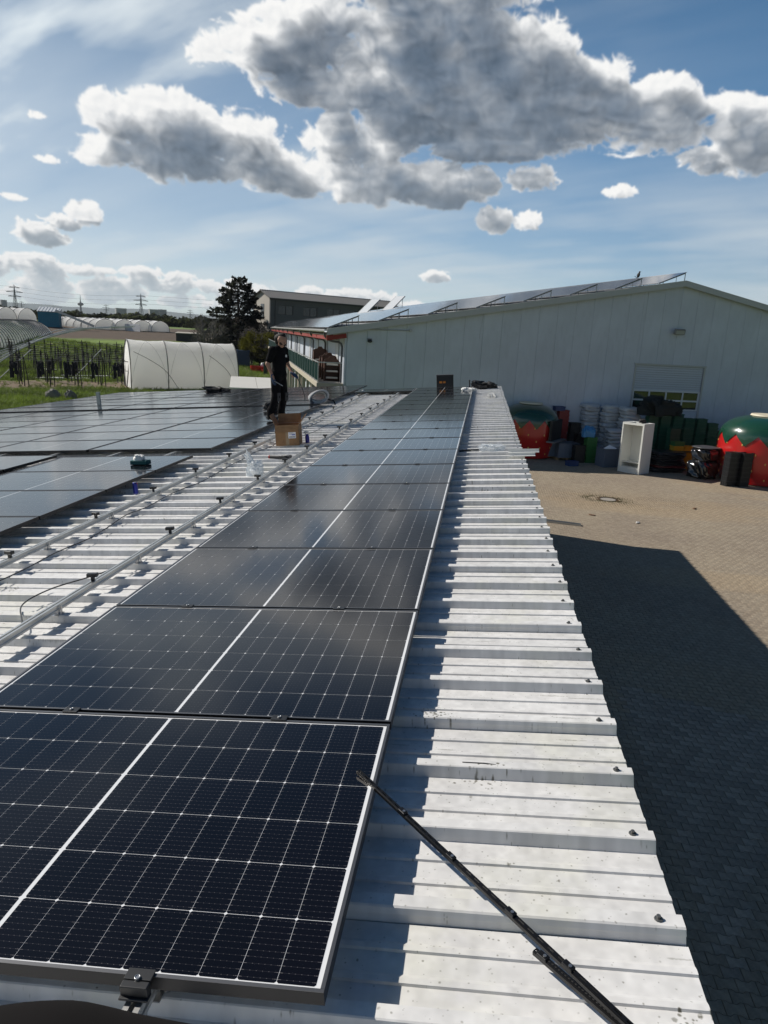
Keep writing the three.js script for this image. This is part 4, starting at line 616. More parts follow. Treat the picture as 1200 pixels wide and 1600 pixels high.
{ // pale house partly seen through the trees, dark shed, blue container, things by the walkway
  const w = thing('pale_house', 'small pale house glimpsed behind the conifer and blossoms', 'house', [-43.5, terr(-42, -118), -118], -0.4);
  part(w, 'wall', extrude([[0, 0], [6, 0], [6, 4.4], [3, 6.4], [0, 4.4]], 7).translate(0, 0, -7), mat(0.5, 0.5, 0.5, 0.8)); part(w, 'roof', merge([box(3.9, 0.15, 7.6, 1.35, 5.4, -3.5, 0, 0, 0.588), box(3.9, 0.15, 7.6, 4.65, 5.4, -3.5, 0, 0, -0.588)]), mat(0.09, 0.07, 0.065, 0.8)); part(w, 'window', box(1, 1.3, 0.05, 1.6, 2.6, 0.03), darkGlass); part(w, 'door', box(1, 2.1, 0.05, 4.2, 1.05, 0.03), mat(0.12, 0.1, 0.09, 0.6));
  const sh = thing('field_shed', 'low dark shed with a pale roof beyond the white tunnel', 'shed', [-57.5, terr(-57.5, -137), -137], 0.25); part(sh, 'wall', box(5.2, 1.5, 3, 0, 0.75, 0), mat(0.03, 0.032, 0.035, 0.8)); part(sh, 'roof', box(5.6, 0.12, 3.4, 0, 1.57, 0, 0, 0.05, 0), mat(0.42, 0.38, 0.32, 0.7)); part(sh, 'door', box(0.9, 1.3, 0.05, 1, 0.65, 1.53), mat(0.08, 0.07, 0.06, 0.7));
  const car = thing('parked_car', 'white parked car half hidden behind the yellow-green bush', 'car', [-40.0, terr(-40, -111.5), -111.5], 0.9);
  const body = [[-2.1, 0.35], [2.1, 0.35], [2.15, 0.75], [1.35, 0.92], [0.75, 1.42], [-1.1, 1.45], [-1.75, 0.95], [-2.15, 0.85]];
  part(car, 'body', extrude(body, 1.6, { bevelEnabled: true, bevelSize: 0.08, bevelThickness: 0.08, bevelSegments: 2 }).translate(0, 0, -0.8), phys(0.75, 0.75, 0.75, 0.3, { clearcoat: 1 })); part(car, 'window', extrude([[-1.45, 0.98], [1.1, 0.96], [0.66, 1.36], [-1.05, 1.38]], 1.79).translate(0, 0, -0.895), darkGlass);
  for (const [x, z] of [[-1.3, 0.8], [1.3, 0.8], [-1.3, -0.8], [1.3, -0.8]]) part(car, 'wheel', new THREE.CylinderGeometry(0.32, 0.32, 0.2, 16).rotateX(Math.PI / 2), black, [x, 0.32, z]);
  const c = thing('blue_container', 'dark blue container at the end of the white tunnel', 'container', [-33.9, terr(-33.9, -99.3), -99.3], 0.35); part(c, 'body', box(1.8, 2.2, 2.2, 0, 1.15, 0), mat(0.012, 0.035, 0.09, 0.5)); for (let k = 0; k < 8; k++) part(c, 'rib', box(0.07, 2.0, 0.05, -0.8 + k * 0.228, 1.15, 1.12), mat(0.012, 0.035, 0.09, 0.5)); part(c, 'lid', box(1.9, 0.08, 2.3, 0, 2.29, 0), mat(0.02, 0.05, 0.12, 0.4));
  const b = thing('garbage_bin', 'dark green wheeled bin below the hall walkway', 'bin', [-27.3, 0.05, -88.6], 0.3); part(b, 'body', new THREE.CylinderGeometry(0.42, 0.34, 1.3, 4, 1).rotateY(Math.PI / 4).translate(0, 0.75, 0), mat(0.012, 0.03, 0.022, 0.5)); part(b, 'lid', rbox(0.66, 0.1, 0.7, 0.04, 0, 1.44, 0), mat(0.012, 0.03, 0.022, 0.5)); for (const s of [-1, 1]) part(b, 'wheel', new THREE.CylinderGeometry(0.11, 0.11, 0.05, 12).rotateZ(Math.PI / 2), black, [s * 0.3, 0.11, -0.28]);
  [[-29.6, -92.3, 1.5, 0.85, 0.42, 0.02, 0.02, 'red plastic tub lying on the grass by the walkway'], [-28.2, -91.6, 0.9, 0.5, 0.45, 0.05, 0.04, 'smaller red tub beside the big red one'], [-28.9, -93, 0.9, 1.2, 0.4, 0.42, 0.45, 'pale sack stood between the red tubs'], [-28.3, -93.2, 0.7, 1.4, 0.06, 0.09, 0.16, 'blue bag behind the red tubs']].forEach(([x, z, w, h, r, g, bb, l], i) => tag(part(scene, numbered(i < 2 ? 'plastic_tub' : 'garden_sack'), i < 2 ? new THREE.LatheGeometry([[0.001, 0], [w * 0.4, 0], [w * 0.5, h], [w * 0.47, h], [w * 0.38, 0.05], [0.001, 0.05]].map((p) => new THREE.Vector2(...p)), 20).scale(1.3, 1, 1) : lump(w, h, w * 0.8, 0.25, 80 + i, 18), plastic(r, g, bb), [x, 0.05, z]), l, i < 2 ? 'tub' : 'sack'));
}
// polytunnels: film over hoops
function tunnel(name, label, cat, x, z, turn, len, wid, h, hoops, opt = {}) {
  const t = thing(name, label, cat, [x, terr(x, z) - 0.05, z], turn, opt.group);
  const P = [], I = [], NA = 26, NL = Math.round(len * (hoops > 20 ? 5 : 3)), side = opt.side ?? 0.45;
  const prof = (a) => { const c = Math.cos(a), s = Math.sin(a); return [-c * wid / 2 * (Math.abs(c) > 0 ? Math.pow(Math.abs(c), -0.35) * Math.pow(Math.abs(c), 0.9 * 0.75) : 1), Math.pow(Math.max(0, s), side + 0.1) * h]; };
  for (let i = 0; i <= NL; i++) for (let k = 0; k <= NA; k++) { const l = i / NL * len, [px, py] = prof(k / NA * Math.PI), ph = (l / len * (hoops - 1)) % 1, sag = 1 - (opt.sag ?? 0.018) * Math.sin(ph * Math.PI) * (py / h) - 0.012 * fbm(l * 1.7 + (opt.seed ?? 0), k * 0.5, 3); P.push(px * sag, py * sag, -l); }
  for (let i = 0; i < NL; i++) for (let k = 0; k < NA; k++) { const a = i * (NA + 1) + k, b = a + NA + 1; I.push(a, b, a + 1, a + 1, b, b + 1); }
  const g = new THREE.BufferGeometry(); g.setAttribute('position', new THREE.Float32BufferAttribute(P, 3)); g.setIndex(I); g.computeVertexNormals(); part(t, 'film', g, opt.film ?? tunnelFilm);
  const hp = []; for (let k = 0; k <= NA; k++) { const [px, py] = prof(k / NA * Math.PI); hp.push([px * 1.006, py * 1.006, 0]); }
  const hg = tube(hp, opt.r ?? 0.035, 40, 5); if (opt.ends) { const s = new THREE.Shape(); for (let k = 0; k <= NA; k++) { const [px, py] = prof(k / NA * Math.PI); k ? s.lineTo(px, py) : s.moveTo(px, py); } for (const l of [0.05, len - 0.05]) part(t, 'end_film', new THREE.ShapeGeometry(s).translate(0, 0, -l), opt.film ?? tunnelFilm); }
  for (let i = 0; i < hoops; i++) part(t, 'hoop', hg, opt.hm ?? greyTrim, [0, 0, -i / (hoops - 1) * len]);
  return [t, prof];
}
const tunnelFilm = phys(0.97, 0.97, 0.94, 1, { transmission: 0.66, thickness: 0, side: THREE.DoubleSide });
const thickFilm = phys(0.8, 0.81, 0.82, 0.9, { transmission: 0.4, thickness: 0, side: THREE.DoubleSide });
{ // the near white tunnel: its long side faces the camera
  const A = V(-30.6, 0, -59.2), B = V(-22.7, 0, -64.6), dir = B.clone().sub(A).normalize(), turn = Math.atan2(-dir.x, -dir.z);
  const [t, prof] = tunnel('white_tunnel', 'short white film tunnel standing at the far edge of the roof', 'tunnel', A.x + dir.z * 2.5, A.z - dir.x * 2.5, turn, 9.7, 5.0, 4.3, 4, { side: 0.5, seed: 3, hm: mat(0.1, 0.1, 0.1, 0.6), r: 0.045 });
  for (let k = 0; k < 3; k++) { const z0 = -k * 3.233, z1 = z0 - 3.233; for (const [za, zb] of [[z0, z1], [z1, z0]]) part(t, 'bracing_wire', tube([0.03, 0.25, 0.5, 0.75, 1].map((u) => { const [px, py] = prof(Math.PI - u * Math.PI * 0.42); return [px * 1.003, py * 1.003, mix(za, mix(za, zb, 0.5), u)]; }), 0.012, 16, 4), mat(0.45, 0.45, 0.44, 0.6)); }
  part(t, 'tie_strap', tube([0.0, 0.2, 0.4, 0.55].map((u) => { const [px, py] = prof(Math.PI - u * 1.15); return [px * 1.012, py * 1.012, -9.6 + u * 4.6]; }), 0.02, 14, 4), black); part(t, 'tie_strap', tube([0.0, 0.2, 0.4, 0.62].map((u) => { const [px, py] = prof(Math.PI - u * 1.1); return [px * 1.012, py * 1.012, -4.2 + u * 6.2]; }), 0.02, 14, 4), black);
  const s = new THREE.Shape(); for (let k = 0; k <= 26; k++) { const [px, py] = prof(k / 26 * Math.PI); k ? s.lineTo(px, py) : s.moveTo(px, py); } part(t, 'end_film', new THREE.ShapeGeometry(s).translate(0, 0, -0.05), tunnelFilm); part(t, 'end_film', new THREE.ShapeGeometry(s).translate(0, 0, -9.65), tunnelFilm);
}
{ // long grey tunnels to the left and far white ones
  const dirT = (ax, az, bx, bz) => [Math.atan2(-(bx - ax), -(bz - az)), Math.hypot(bx - ax, bz - az)];
  const line = (label, ax, az, bx, bz, w, h, hoops, film, seed) => { const [turn, len] = dirT(ax, az, bx, bz); tunnel('field_tunnel', label, 'tunnel', ax, az, turn, len, w, h, hoops, { film, seed, side: 0.62, r: 0.05, sag: hoops > 20 ? 0.07 : 0.03, ends: true, hm: mat(0.12, 0.12, 0.12, 0.6), group: 'tunnels in the fields' }); };
  line('long grey film tunnel with close hoops at the left edge, nearest', -64.5, -77, -81, -121, 8, 4.3, 34, tunnelFilm, 1);
  [[-80.5, -146.5, 'low film tunnel in the far row, first right of the blue hut'], [-78, -150, 'low film tunnel in the far row, second right of the blue hut'], [-75.5, -153.5, 'low film tunnel in the far row, third right of the blue hut'], [-73, -157, 'low film tunnel in the far row, rightmost']].forEach(([x, z, l], i) => line(l, x, z, x - 17, z - 6, 5.6, 2.2 + 0.06 * i, 9, tunnelFilm, 5 + i));
  [[-105, -141, 'far white tunnel left of the blue hut, leftmost'], [-103, -146, 'far white tunnel left of the blue hut, middle one'], [-101.5, -151, 'far white tunnel left of the blue hut, closest to it']].forEach(([x, z, l], i) => line(l, x, z, x - 18, z - 4, 5.2, 3.1, 9, tunnelFilm, 12 + i));
  const wf = tag(part(scene, 'windbreak_wall', box(6.6, 1.5, 0.06, 0, 0.75, 0), thickFilm, [-76.4, terr(-76.4, -150) - 0.1, -149.3]), 'low pale sheet wall in front of the rightmost far tunnels', 'windbreak'); wf.rotation.y = -0.45;
  const h = thing('blue_hut', 'blue box-shaped hut with a white ribbed roof between the far tunnels', 'hut', [-88.3, terr(-88.3, -138.6) - 0.1, -138.6], 0.42); h.scale.setScalar(0.85); const blu = mat(0.02, 0.2, 0.3, 0.55);
  part(h, 'wall', box(4.6, 3.6, 4.2, 0, 1.8, 0), blu); for (let k = 0; k < 12; k++) part(h, 'wall_rib', box(0.12, 3.5, 0.06, -2.1 + k * 0.382, 1.78, 2.12), blu); for (let k = 0; k < 10; k++) part(h, 'wall_rib', box(0.06, 3.5, 0.12, 2.32, 1.78, -1.8 + k * 0.4), blu);
  const rf = part(h, 'roof', box(5.0, 0.12, 4.7, 0, 4.05, 0.1, 0, 0.22, 0), mat(0.6, 0.62, 0.63, 0.4)); for (let k = 0; k < 7; k++) part(rf, 'roof_rib', box(0.1, 0.1, 4.6, -2.1 + k * 0.7, 4.15, 0.1, 0, 0.22, 0), mat(0.6, 0.62, 0.63, 0.4));
  const cv = thing('loading_conveyor', 'long sloping conveyor running down right from the blue hut', 'conveyor', [-85.6, terr(-85.6, -137) + 0.3, -137], 0.4); part(cv, 'belt_frame', merge([box(7.6, 0.3, 0.7, 3.3, 1.6, 0.4, 0, 0, -0.36)]), zinc); part(cv, 'side_guard', merge([box(7.6, 0.12, 0.05, 3.35, 1.82, 0.05, 0, 0, -0.36), box(7.6, 0.12, 0.05, 3.35, 1.82, 0.75, 0, 0, -0.36)]), greyTrim); part(cv, 'leg', merge([rod(V(1, -0.5, 0.4), V(1, 2.4, 0.4), 0.06), rod(V(4.5, -0.6, 0.4), V(4.5, 1.1, 0.4), 0.06)]), zinc);
}
{ // fruit trellis: rows of posts with cross arms, wires, rolled-up netting, bent hoops
  const post = thing('trellis_post', 'dark trellis post with a cross arm among the rows of the bare orchard', 'post', [0, 0, 0], 0, 'trellis posts in the orchard');
  const pm = mat(0.03, 0.028, 0.026, 0.9); part(post, 'pole', merge([rod(V(-0.14, 0, 0), V(-0.02, 2.7, 0), 0.05, 0.04, 5), rod(V(0.22, 0, 0.05), V(0.03, 2.5, 0.02), 0.045, 0.035, 5)]), pm); part(post, 'cross_arm', merge([rod(V(-0.5, 2.35, 0), V(0.5, 2.35, 0), 0.03, 0.03, 4), rod(V(-0.38, 1.5, 0), V(0.38, 1.5, 0), 0.025, 0.025, 4)]), pm);
  const ux = 0.8, uz = -0.6, wx = -0.6, wz = -0.8, at = (u, w) => [-38 + u * ux + w * wx, -56 + u * uz + w * wz]; let first = true, n = 0;
  const rows = [0, 2.6, 5.4, 8.4, 11.6, 15, 18.6, 22.6, 27, 32];
  rows.forEach((w, r) => { let nth = 0; for (let u = -9; u < 15; u += 2.1) { const lab = `dark trellis post, ${ORD[nth++]} from the left in the ${ORD[r]} row back`; const uu = u + R(-0.2, 0.2), [x, z] = at(uu, w + R(-0.25, 0.25)); const y = terr(x, z) - 0.08; if (first) { post.position.set(x, y, z); post.userData.label = lab; first = false; } else copyOf(post, [x, y, z], R(-0.5, 0.5), lab, 'trellis_post').rotation.z = R(-0.06, 0.06); n++; } });
  rows.forEach((w, r) => { const pts = []; for (let u = -9; u <= 14; u += 0.7) { const [x, z] = at(u, w); pts.push([x, terr(x, z) + 2.25 - 0.1 * Math.abs(Math.sin(u * 1.5)), z]); } tag(part(scene, numbered('trellis_wire'), tube(pts, 0.012, 60, 3), zinc), `wire strung along the ${ORD[r]} row of trellis posts`, 'wire', 'trellis wires'); });
  const net = mat(0.012, 0.012, 0.018, 0.9);
  [[-1.5, 0], [0.6, 0.2], [2.7, 0.1], [4.9, 0.1], [6.8, 0.2], [8.8, 0], [10.7, 0.3], [3.6, 2.7], [7.6, 2.8], [9.6, 5.5], [1.8, 5.4]].forEach(([u, w], i) => { const [x, z] = at(u, w); tag(part(scene, numbered('hung_netting'), merge([lump(0.3, 1.15, 0.25, 0.6, 90 + i, 18), lump(0.5, 0.5, 0.25, 0.6, 190 + i, 14).translate(0.15, 0.75, 0), lump(0.22, 0.8, 0.2, 0.6, 290 + i, 14).translate(0.42, 0.3, 0.05)]), net, [x, terr(x, z) + 0.75, z]), `bunch of dark netting hung on the trellis, ${ORD[i]} in the orchard`, 'netting', 'hung netting'); });
  // long bent hoops lying over the rows
  for (let k = 0; k < 7; k++) { const x0 = -52.5 - k * 1.3, z0 = -71.5 - k * 1.6, x1 = -60.5 - k * 0.2 + (k % 2), z1 = -103 - k * 3.2, p = []; for (let i = 0; i <= 12; i++) { const f = i / 12, x = mix(x0, x1, f), z = mix(z0, z1, f); p.push([x, terr(x, z) + 0.2 + 3.2 * Math.sin(Math.min(1.75, f * 2.1)) * (1 - 0.1 * k / 6) - 0.25 * f, z]); } tag(part(scene, numbered('bent_hoop'), tube(p, 0.055, 40, 6), mat(0.5, 0.5, 0.48, 0.45, { metalness: 0.4 })), `long bent metal hoop arching over the orchard, ${ORD[k]} from the front`, 'hoop', 'hoops over the orchard'); }
  for (let k = 0; k < 5; k++) { const [x0, z0] = at(-6 + k * 3.4, 3 + k * 2), [x1, z1] = at(-3 + k * 3.6, 6 + k * 3); tag(part(scene, numbered('leaning_pole'), rod(V(x0, terr(x0, z0), z0), V(x1, terr(x1, z1) + 2.7, z1), 0.045, 0.04, 6), k % 2 ? mat(0.5, 0.5, 0.48, 0.5) : pm), `pole leaning across the trellis, ${ORD[k]} from the left`, 'pole', 'leaning poles'); }
  // white mulch film strips between rows and young plants
  [[3.2, 8.6], [6, 11.8], [9.5, 15.2], [4, 18.9]].forEach(([u, w], i) => { const [x, z] = at(u, w); const m = tag(part(scene, numbered('mulch_film'), lump(5.5, 0.16, 0.8, 0.35, 300 + i, 24), phys(0.7, 0.7, 0.68, 0.5), [x, terr(x, z) - 0.03, z]), `strip of white mulch film between trellis rows, ${ORD[i]} from the front`, 'mulch film', 'mulch film strips'); m.rotation.y = Math.atan2(0.6, 0.8); });
  [[-31.0, -48.2], [-30.0, -48.9]].forEach(([x, z], i) => { const m = tag(part(scene, numbered('field_stone'), lump(0.9 - 0.2 * i, 0.75, 0.6, 0.25, 320 + i, 14), mat(0.2, 0.19, 0.17, 0.9), [x, 0, z]), i ? 'pale broken slab leaning in the grass behind the panels' : 'dark broken slab in the grass behind the panels, left', 'slab'); m.rotation.set(0.3, i, 0.5); });
}
{ // grass near the building and between the rows
  const blade = (() => { const P = []; const g = mulberry(2); for (let k = 0; k < 9; k++) { const a = g() * 6.28, r = g() * 0.12, x = Math.cos(a) * r, z = Math.sin(a) * r, h = 0.12 + 0.22 * g(), lx = (g() - 0.5) * 0.2, lz = (g() - 0.5) * 0.2, w = 0.012; P.push(x - w, 0, z, x + w, 0, z, x + lx, h, z + lz); } const q = new THREE.BufferGeometry(); q.setAttribute('position', new THREE.Float32BufferAttribute(P, 3)); q.computeVertexNormals(); return q; })();
  const N = 60000, im = new THREE.InstancedMesh(blade, leafMat(1, 1, 1, 0.4), N), o = new THREE.Object3D(), c = new THREE.Color(); im.name = 'meadow_grass'; im.userData = { kind: 'stuff', label: 'green grass growing between the roof edge, the orchard and the tunnel', category: 'grass' }; let k = 0;
  while (k < N) { const x = R(-75, -17), z = R(-112, -38); if (x > -24 && z > -60) continue; const f = grassZone(x, z), soil = f[0] > f[1] * 0.98; if (soil && rnd() > 0.06) continue; const d = Math.hypot(x, z); if (rnd() > 65 / d * (z > -75 ? 1.2 : 0.5)) continue; o.position.set(x, terr(x, z) - 0.07, z); o.rotation.set(0, R(0, 6.28), 0); const s = R(0.6, 1.5) * (d > 80 ? 1.5 : 1); o.scale.set(s * 1.4, s, s * 1.4); o.updateMatrix(); im.setMatrixAt(k, o.matrix); const n = 0.7 + 0.5 * fbm(x * 0.4, z * 0.4, 3) + R(-0.2, 0.2); im.setColorAt(k++, c.setRGB(0.22 * n, 0.30 * n, 0.045 * n)); }
  scene.add(im);
}
{ // far hedges and woods, hills, masts, town blocks
  const clump = (() => { const g = mulberry(14), pts = []; for (let i = 0; i < 260; i++) { const a = g() * 6.28, u = g(), r = Math.sqrt(1 - Math.pow(2 * u - 1, 2)) * (0.75 + 0.4 * g()); pts.push([Math.cos(a) * r, 0.75 * (u * 2 - 1) + 0.8, Math.sin(a) * r]); } return leafGeo(pts, 0.34, g, 1, 1.2); })();
  const N = 1500, im = new THREE.InstancedMesh(clump, leafMat(1, 1, 1, 0.1), N), o = new THREE.Object3D(), c = new THREE.Color(); im.name = 'far_woods'; im.userData = { kind: 'stuff', label: 'far dark hedges and woods along the horizon', category: 'woods' };
  for (let k = 0; k < N; k++) { const band = k % 5, d = [300, 420, 620, 900, 1300][band] * R(0.92, 1.1), az = R(-62, band < 2 ? -12 : 30) * RAD, x = Math.sin(az) * d, z = -Math.cos(az) * d, s = R(0.75, 1.7) * (band < 2 ? 1.4 : 2.5) * (0.8 + 0.7 * Math.max(0, fbm(az * 30, band * 7, 3))); if (band < 1 && az > -20 * RAD) { o.scale.setScalar(0.001); } o.position.set(x, terr(x, z) - 0.3, z); o.rotation.y = R(0, 6); o.scale.set(s * 1.5, s, s * 1.5); o.updateMatrix(); im.setMatrixAt(k, o.matrix); const n = R(0.7, 1.3); im.setColorAt(k, c.setRGB(0.045 * n, 0.055 * n, 0.022 * n)); }
  scene.add(im);
  const P = [], I = [], n = 240; for (let i = 0; i <= n; i++) { const az = mix(-75, 70, i / n) * RAD; for (let k = 0; k < 5; k++) { const d = [8200, 8800, 9600, 10600, 12000][k], h = [0, 0.5, 1, 0.85, 0][k] * (92 + 80 * fbm(az * 7 + 3, 1.7, 5) + 22 * Math.exp(-Math.pow((az + 0.52) / 0.14, 2))); P.push(Math.sin(az) * d, Math.max(-5, h) - 4, -Math.cos(az) * d); } }
  for (let i = 0; i < n; i++) for (let k = 0; k < 4; k++) { const a = i * 5 + k, b = a + 5; I.push(a, b, a + 1, a + 1, b, b + 1); }
  const g = new THREE.BufferGeometry(); g.setAttribute('position', new THREE.Float32BufferAttribute(P, 3)); g.setIndex(I); g.computeVertexNormals(); structure('hills', g, mat(0.05, 0.07, 0.05, 1));
  const pylon = (label, az, d, H) => { const x = Math.sin(az * RAD) * d, z = -Math.cos(az * RAD) * d, t = thing('power_pylon', label, 'pylon', [x, terr(x, z) - 1, z], -az * RAD + 0.5), G = [], w = H * 0.085, r = H * 0.0085; for (const [sx, sz] of [[1, 1], [1, -1], [-1, 1], [-1, -1]]) G.push(rod(V(sx * w, 0, sz * w), V(sx * w * 0.25, H * 0.62, sz * w * 0.25), r, r, 4), rod(V(sx * w * 0.25, H * 0.62, sz * w * 0.25), V(0, H, 0), r, r * 0.7, 4)); for (let k = 0; k < 6; k++) { const f = (u) => w * (1 - 0.75 * u), y0 = k / 6 * H * 0.62, y1 = (k + 1) / 6 * H * 0.62, a = f(k / 6), b = f((k + 1) / 6); G.push(rod(V(-a, y0, a), V(b, y1, b), r * 0.7, r * 0.7, 3), rod(V(a, y0, a), V(-b, y1, b), r * 0.7, r * 0.7, 3)); } const steelDark = mat(0.12, 0.13, 0.14, 0.7); part(t, 'lattice_mast', merge(G), steelDark); for (const [u, l] of [[0.62, 0.22], [0.76, 0.28], [0.9, 0.18]]) part(t, 'cross_arm', merge([rod(V(-H * l, H * u, 0), V(H * l, H * u, 0), r * 1.1, r * 1.1, 4), rod(V(-H * l, H * u, 0), V(0, H * (u + 0.05), 0), r * 0.8, r * 0.8, 3), rod(V(H * l, H * u, 0), V(0, H * (u + 0.05), 0), r * 0.8, r * 0.8, 3)]), steelDark); return [x, z, H]; };
  const p1 = pylon('tall lattice pylon near the left edge of the horizon', -34.5, 900, 33), p2 = pylon('lattice pylon standing above the middle of the far fields', -26.2, 780, 28.5), p3 = pylon('small distant pylon between the television tower and the middle pylon', -28.6, 1700, 32), p4 = pylon('tiny pylon just right of the leftmost tall pylon', -34.1, 1900, 31), p5 = pylon('tiny pylon left of the conifer on the horizon', -22.7, 1700, 32);
  [[p1, p2, 0.62, 'lowest power line strung across the left horizon'], [p1, p2, 0.76, 'middle power line strung across the left horizon'], [p1, p2, 0.9, 'top power line strung across the left horizon']].forEach(([a, b, u, l]) => { const q = []; for (let i = -2; i <= 18; i++) { const f = i / 12, x = mix(a[0], b[0], f), z = mix(a[1], b[1], f); q.push([x, terr(x, z) + mix(a[2], b[2], f) * u - 14 * (f > 0 && f < 1 ? f * (1 - f) : 0), z]); } tag(part(scene, numbered('power_line'), tube(q, 0.1, 60, 3), mat(0.1, 0.1, 0.11, 0.8)), l, 'power line', 'power lines'); });
  { const az = -30.3 * RAD, d = 2200, t = thing('television_tower', 'slender television tower with a round pod on the horizon', 'tower', [Math.sin(az) * d, 3, -Math.cos(az) * d]); part(t, 'shaft', rod(V(0, 0, 0), V(0, 44, 0), 3.2, 2, 10), mat(0.2, 0.2, 0.21, 0.8)); part(t, 'pod', new THREE.LatheGeometry([[2, 32], [7, 34], [8, 37], [6, 40], [2, 41]].map((p) => new THREE.Vector2(...p)), 16), mat(0.14, 0.14, 0.15, 0.8)); part(t, 'antenna', rod(V(0, 44, 0), V(0, 62, 0), 1.2, 0.4, 6), mat(0.2, 0.2, 0.21, 0.8)); }
  [[-27.6, 1900, 24, 27, 'pale tower block on the horizon right of the television tower'], [-25.3, 1700, 20, 26, 'two-part apartment block on the horizon right of the middle pylon'], [-24.7, 1720, 16, 27, 'lower apartment block beside the two-part one'], [-35.2, 2200, 14, 34, 'slim tower block at the left edge of the horizon'], [-31.9, 2000, 22, 22, 'low apartment block left of the television tower']].forEach(([a, d, w, h, l]) => { const az = a * RAD, t = thing('apartment_block', l, 'building', [Math.sin(az) * d, 3.5, -Math.cos(az) * d], -az + 0.2); part(t, 'wall', box(w, h, 14, 0, h / 2, 0), mat(0.3, 0.3, 0.31, 0.8)); for (let y = 2; y < h - 1; y += 3) part(t, 'window_band', box(w - 2, 1.3, 0.3, 0, y, 7.1), mat(0.06, 0.07, 0.08, 0.4)); part(t, 'roof', box(w + 0.6, 0.8, 14.6, 0, h + 0.4, 0), mat(0.2, 0.2, 0.2, 0.8)); });
}
{ // flat white roof of an outbuilding beyond the panels, by the walkway
  const t = thing('flat_outbuilding', 'low outbuilding with a pale sheet roof just beyond the far panels', 'outbuilding', [-10.5, 0, -32.3], TH);
  part(t, 'wall', box(2.3, 3.15, 4.6, 0, 1.57, 0), mat(0.5, 0.48, 0.44, 0.8)); for (let k = 0; k < 2; k++) part(t, 'roof_sheet', box(1.22, 0.06, 5.0, -0.62 + k * 1.235, 3.36, 0, 0, 0.03, 0), mat(0.62, 0.6, 0.54, 0.5)); part(t, 'fascia', box(2.5, 0.22, 0.05, 0, 3.2, 2.52), mat(0.55, 0.54, 0.5, 0.6));
}

// ---------------------------------------------------------------- the worker on the roof
function fieldMesh(prims, lo, size, res, k = 0.03) {       // smooth union of tapered capsules, meshed on a grid
  const mc = new MarchingCubes(res, new THREE.MeshStandardMaterial(), false, false, 120000), f = mc.field, h = res / 2; mc.isolation = 0;
  const P = prims.map(([a, b, ra, rb, sc]) => { const d = [b[0] - a[0], b[1] - a[1], b[2] - a[2]]; return { a, d, l: d[0] * d[0] + d[1] * d[1] + d[2] * d[2] || 1e-9, ra, rb, sc: sc ?? [1, 1, 1] }; });
  for (let z = 0; z < res; z++) for (let y = 0; y < res; y++) for (let x = 0; x < res; x++) {
    const px = lo[0] + ((x - h) / h * 0.5 + 0.5) * size, py = lo[1] + ((y - h) / h * 0.5 + 0.5) * size, pz = lo[2] + ((z - h) / h * 0.5 + 0.5) * size; let m = 1e3;
    for (const c of P) { const ax = px - c.a[0], ay = py - c.a[1], az = pz - c.a[2]; let t = (ax * c.d[0] + ay * c.d[1] + az * c.d[2]) / c.l; t = t < 0 ? 0 : t > 1 ? 1 : t; const ex = (ax - c.d[0] * t) / c.sc[0], ey = (ay - c.d[1] * t) / c.sc[1], ez = (az - c.d[2] * t) / c.sc[2]; const d = Math.sqrt(ex * ex + ey * ey + ez * ez) - (c.ra + (c.rb - c.ra) * t); if (d > m + k) continue; const hh = Math.max(k - Math.abs(m - d), 0) / k; m = Math.min(m, d) - hh * hh * k * 0.25; }
    f[x + y * res + z * res * res] = -m;
  }
  mc.update(); const n = mc.count ?? mc.geometry.drawRange.count, g = new THREE.BufferGeometry(), pos = new Float32Array(n * 3);
  for (let i = 0; i < n; i++) { pos[i * 3] = lo[0] + (mc.positionArray[i * 3] * 0.5 + 0.5) * size; pos[i * 3 + 1] = lo[1] + (mc.positionArray[i * 3 + 1] * 0.5 + 0.5) * size; pos[i * 3 + 2] = lo[2] + (mc.positionArray[i * 3 + 2] * 0.5 + 0.5) * size; }
  g.setAttribute('position', new THREE.BufferAttribute(pos, 3)); g.setAttribute('normal', new THREE.BufferAttribute(new Float32Array(mc.normalArray.subarray(0, n * 3)), 3));
  return g;
}
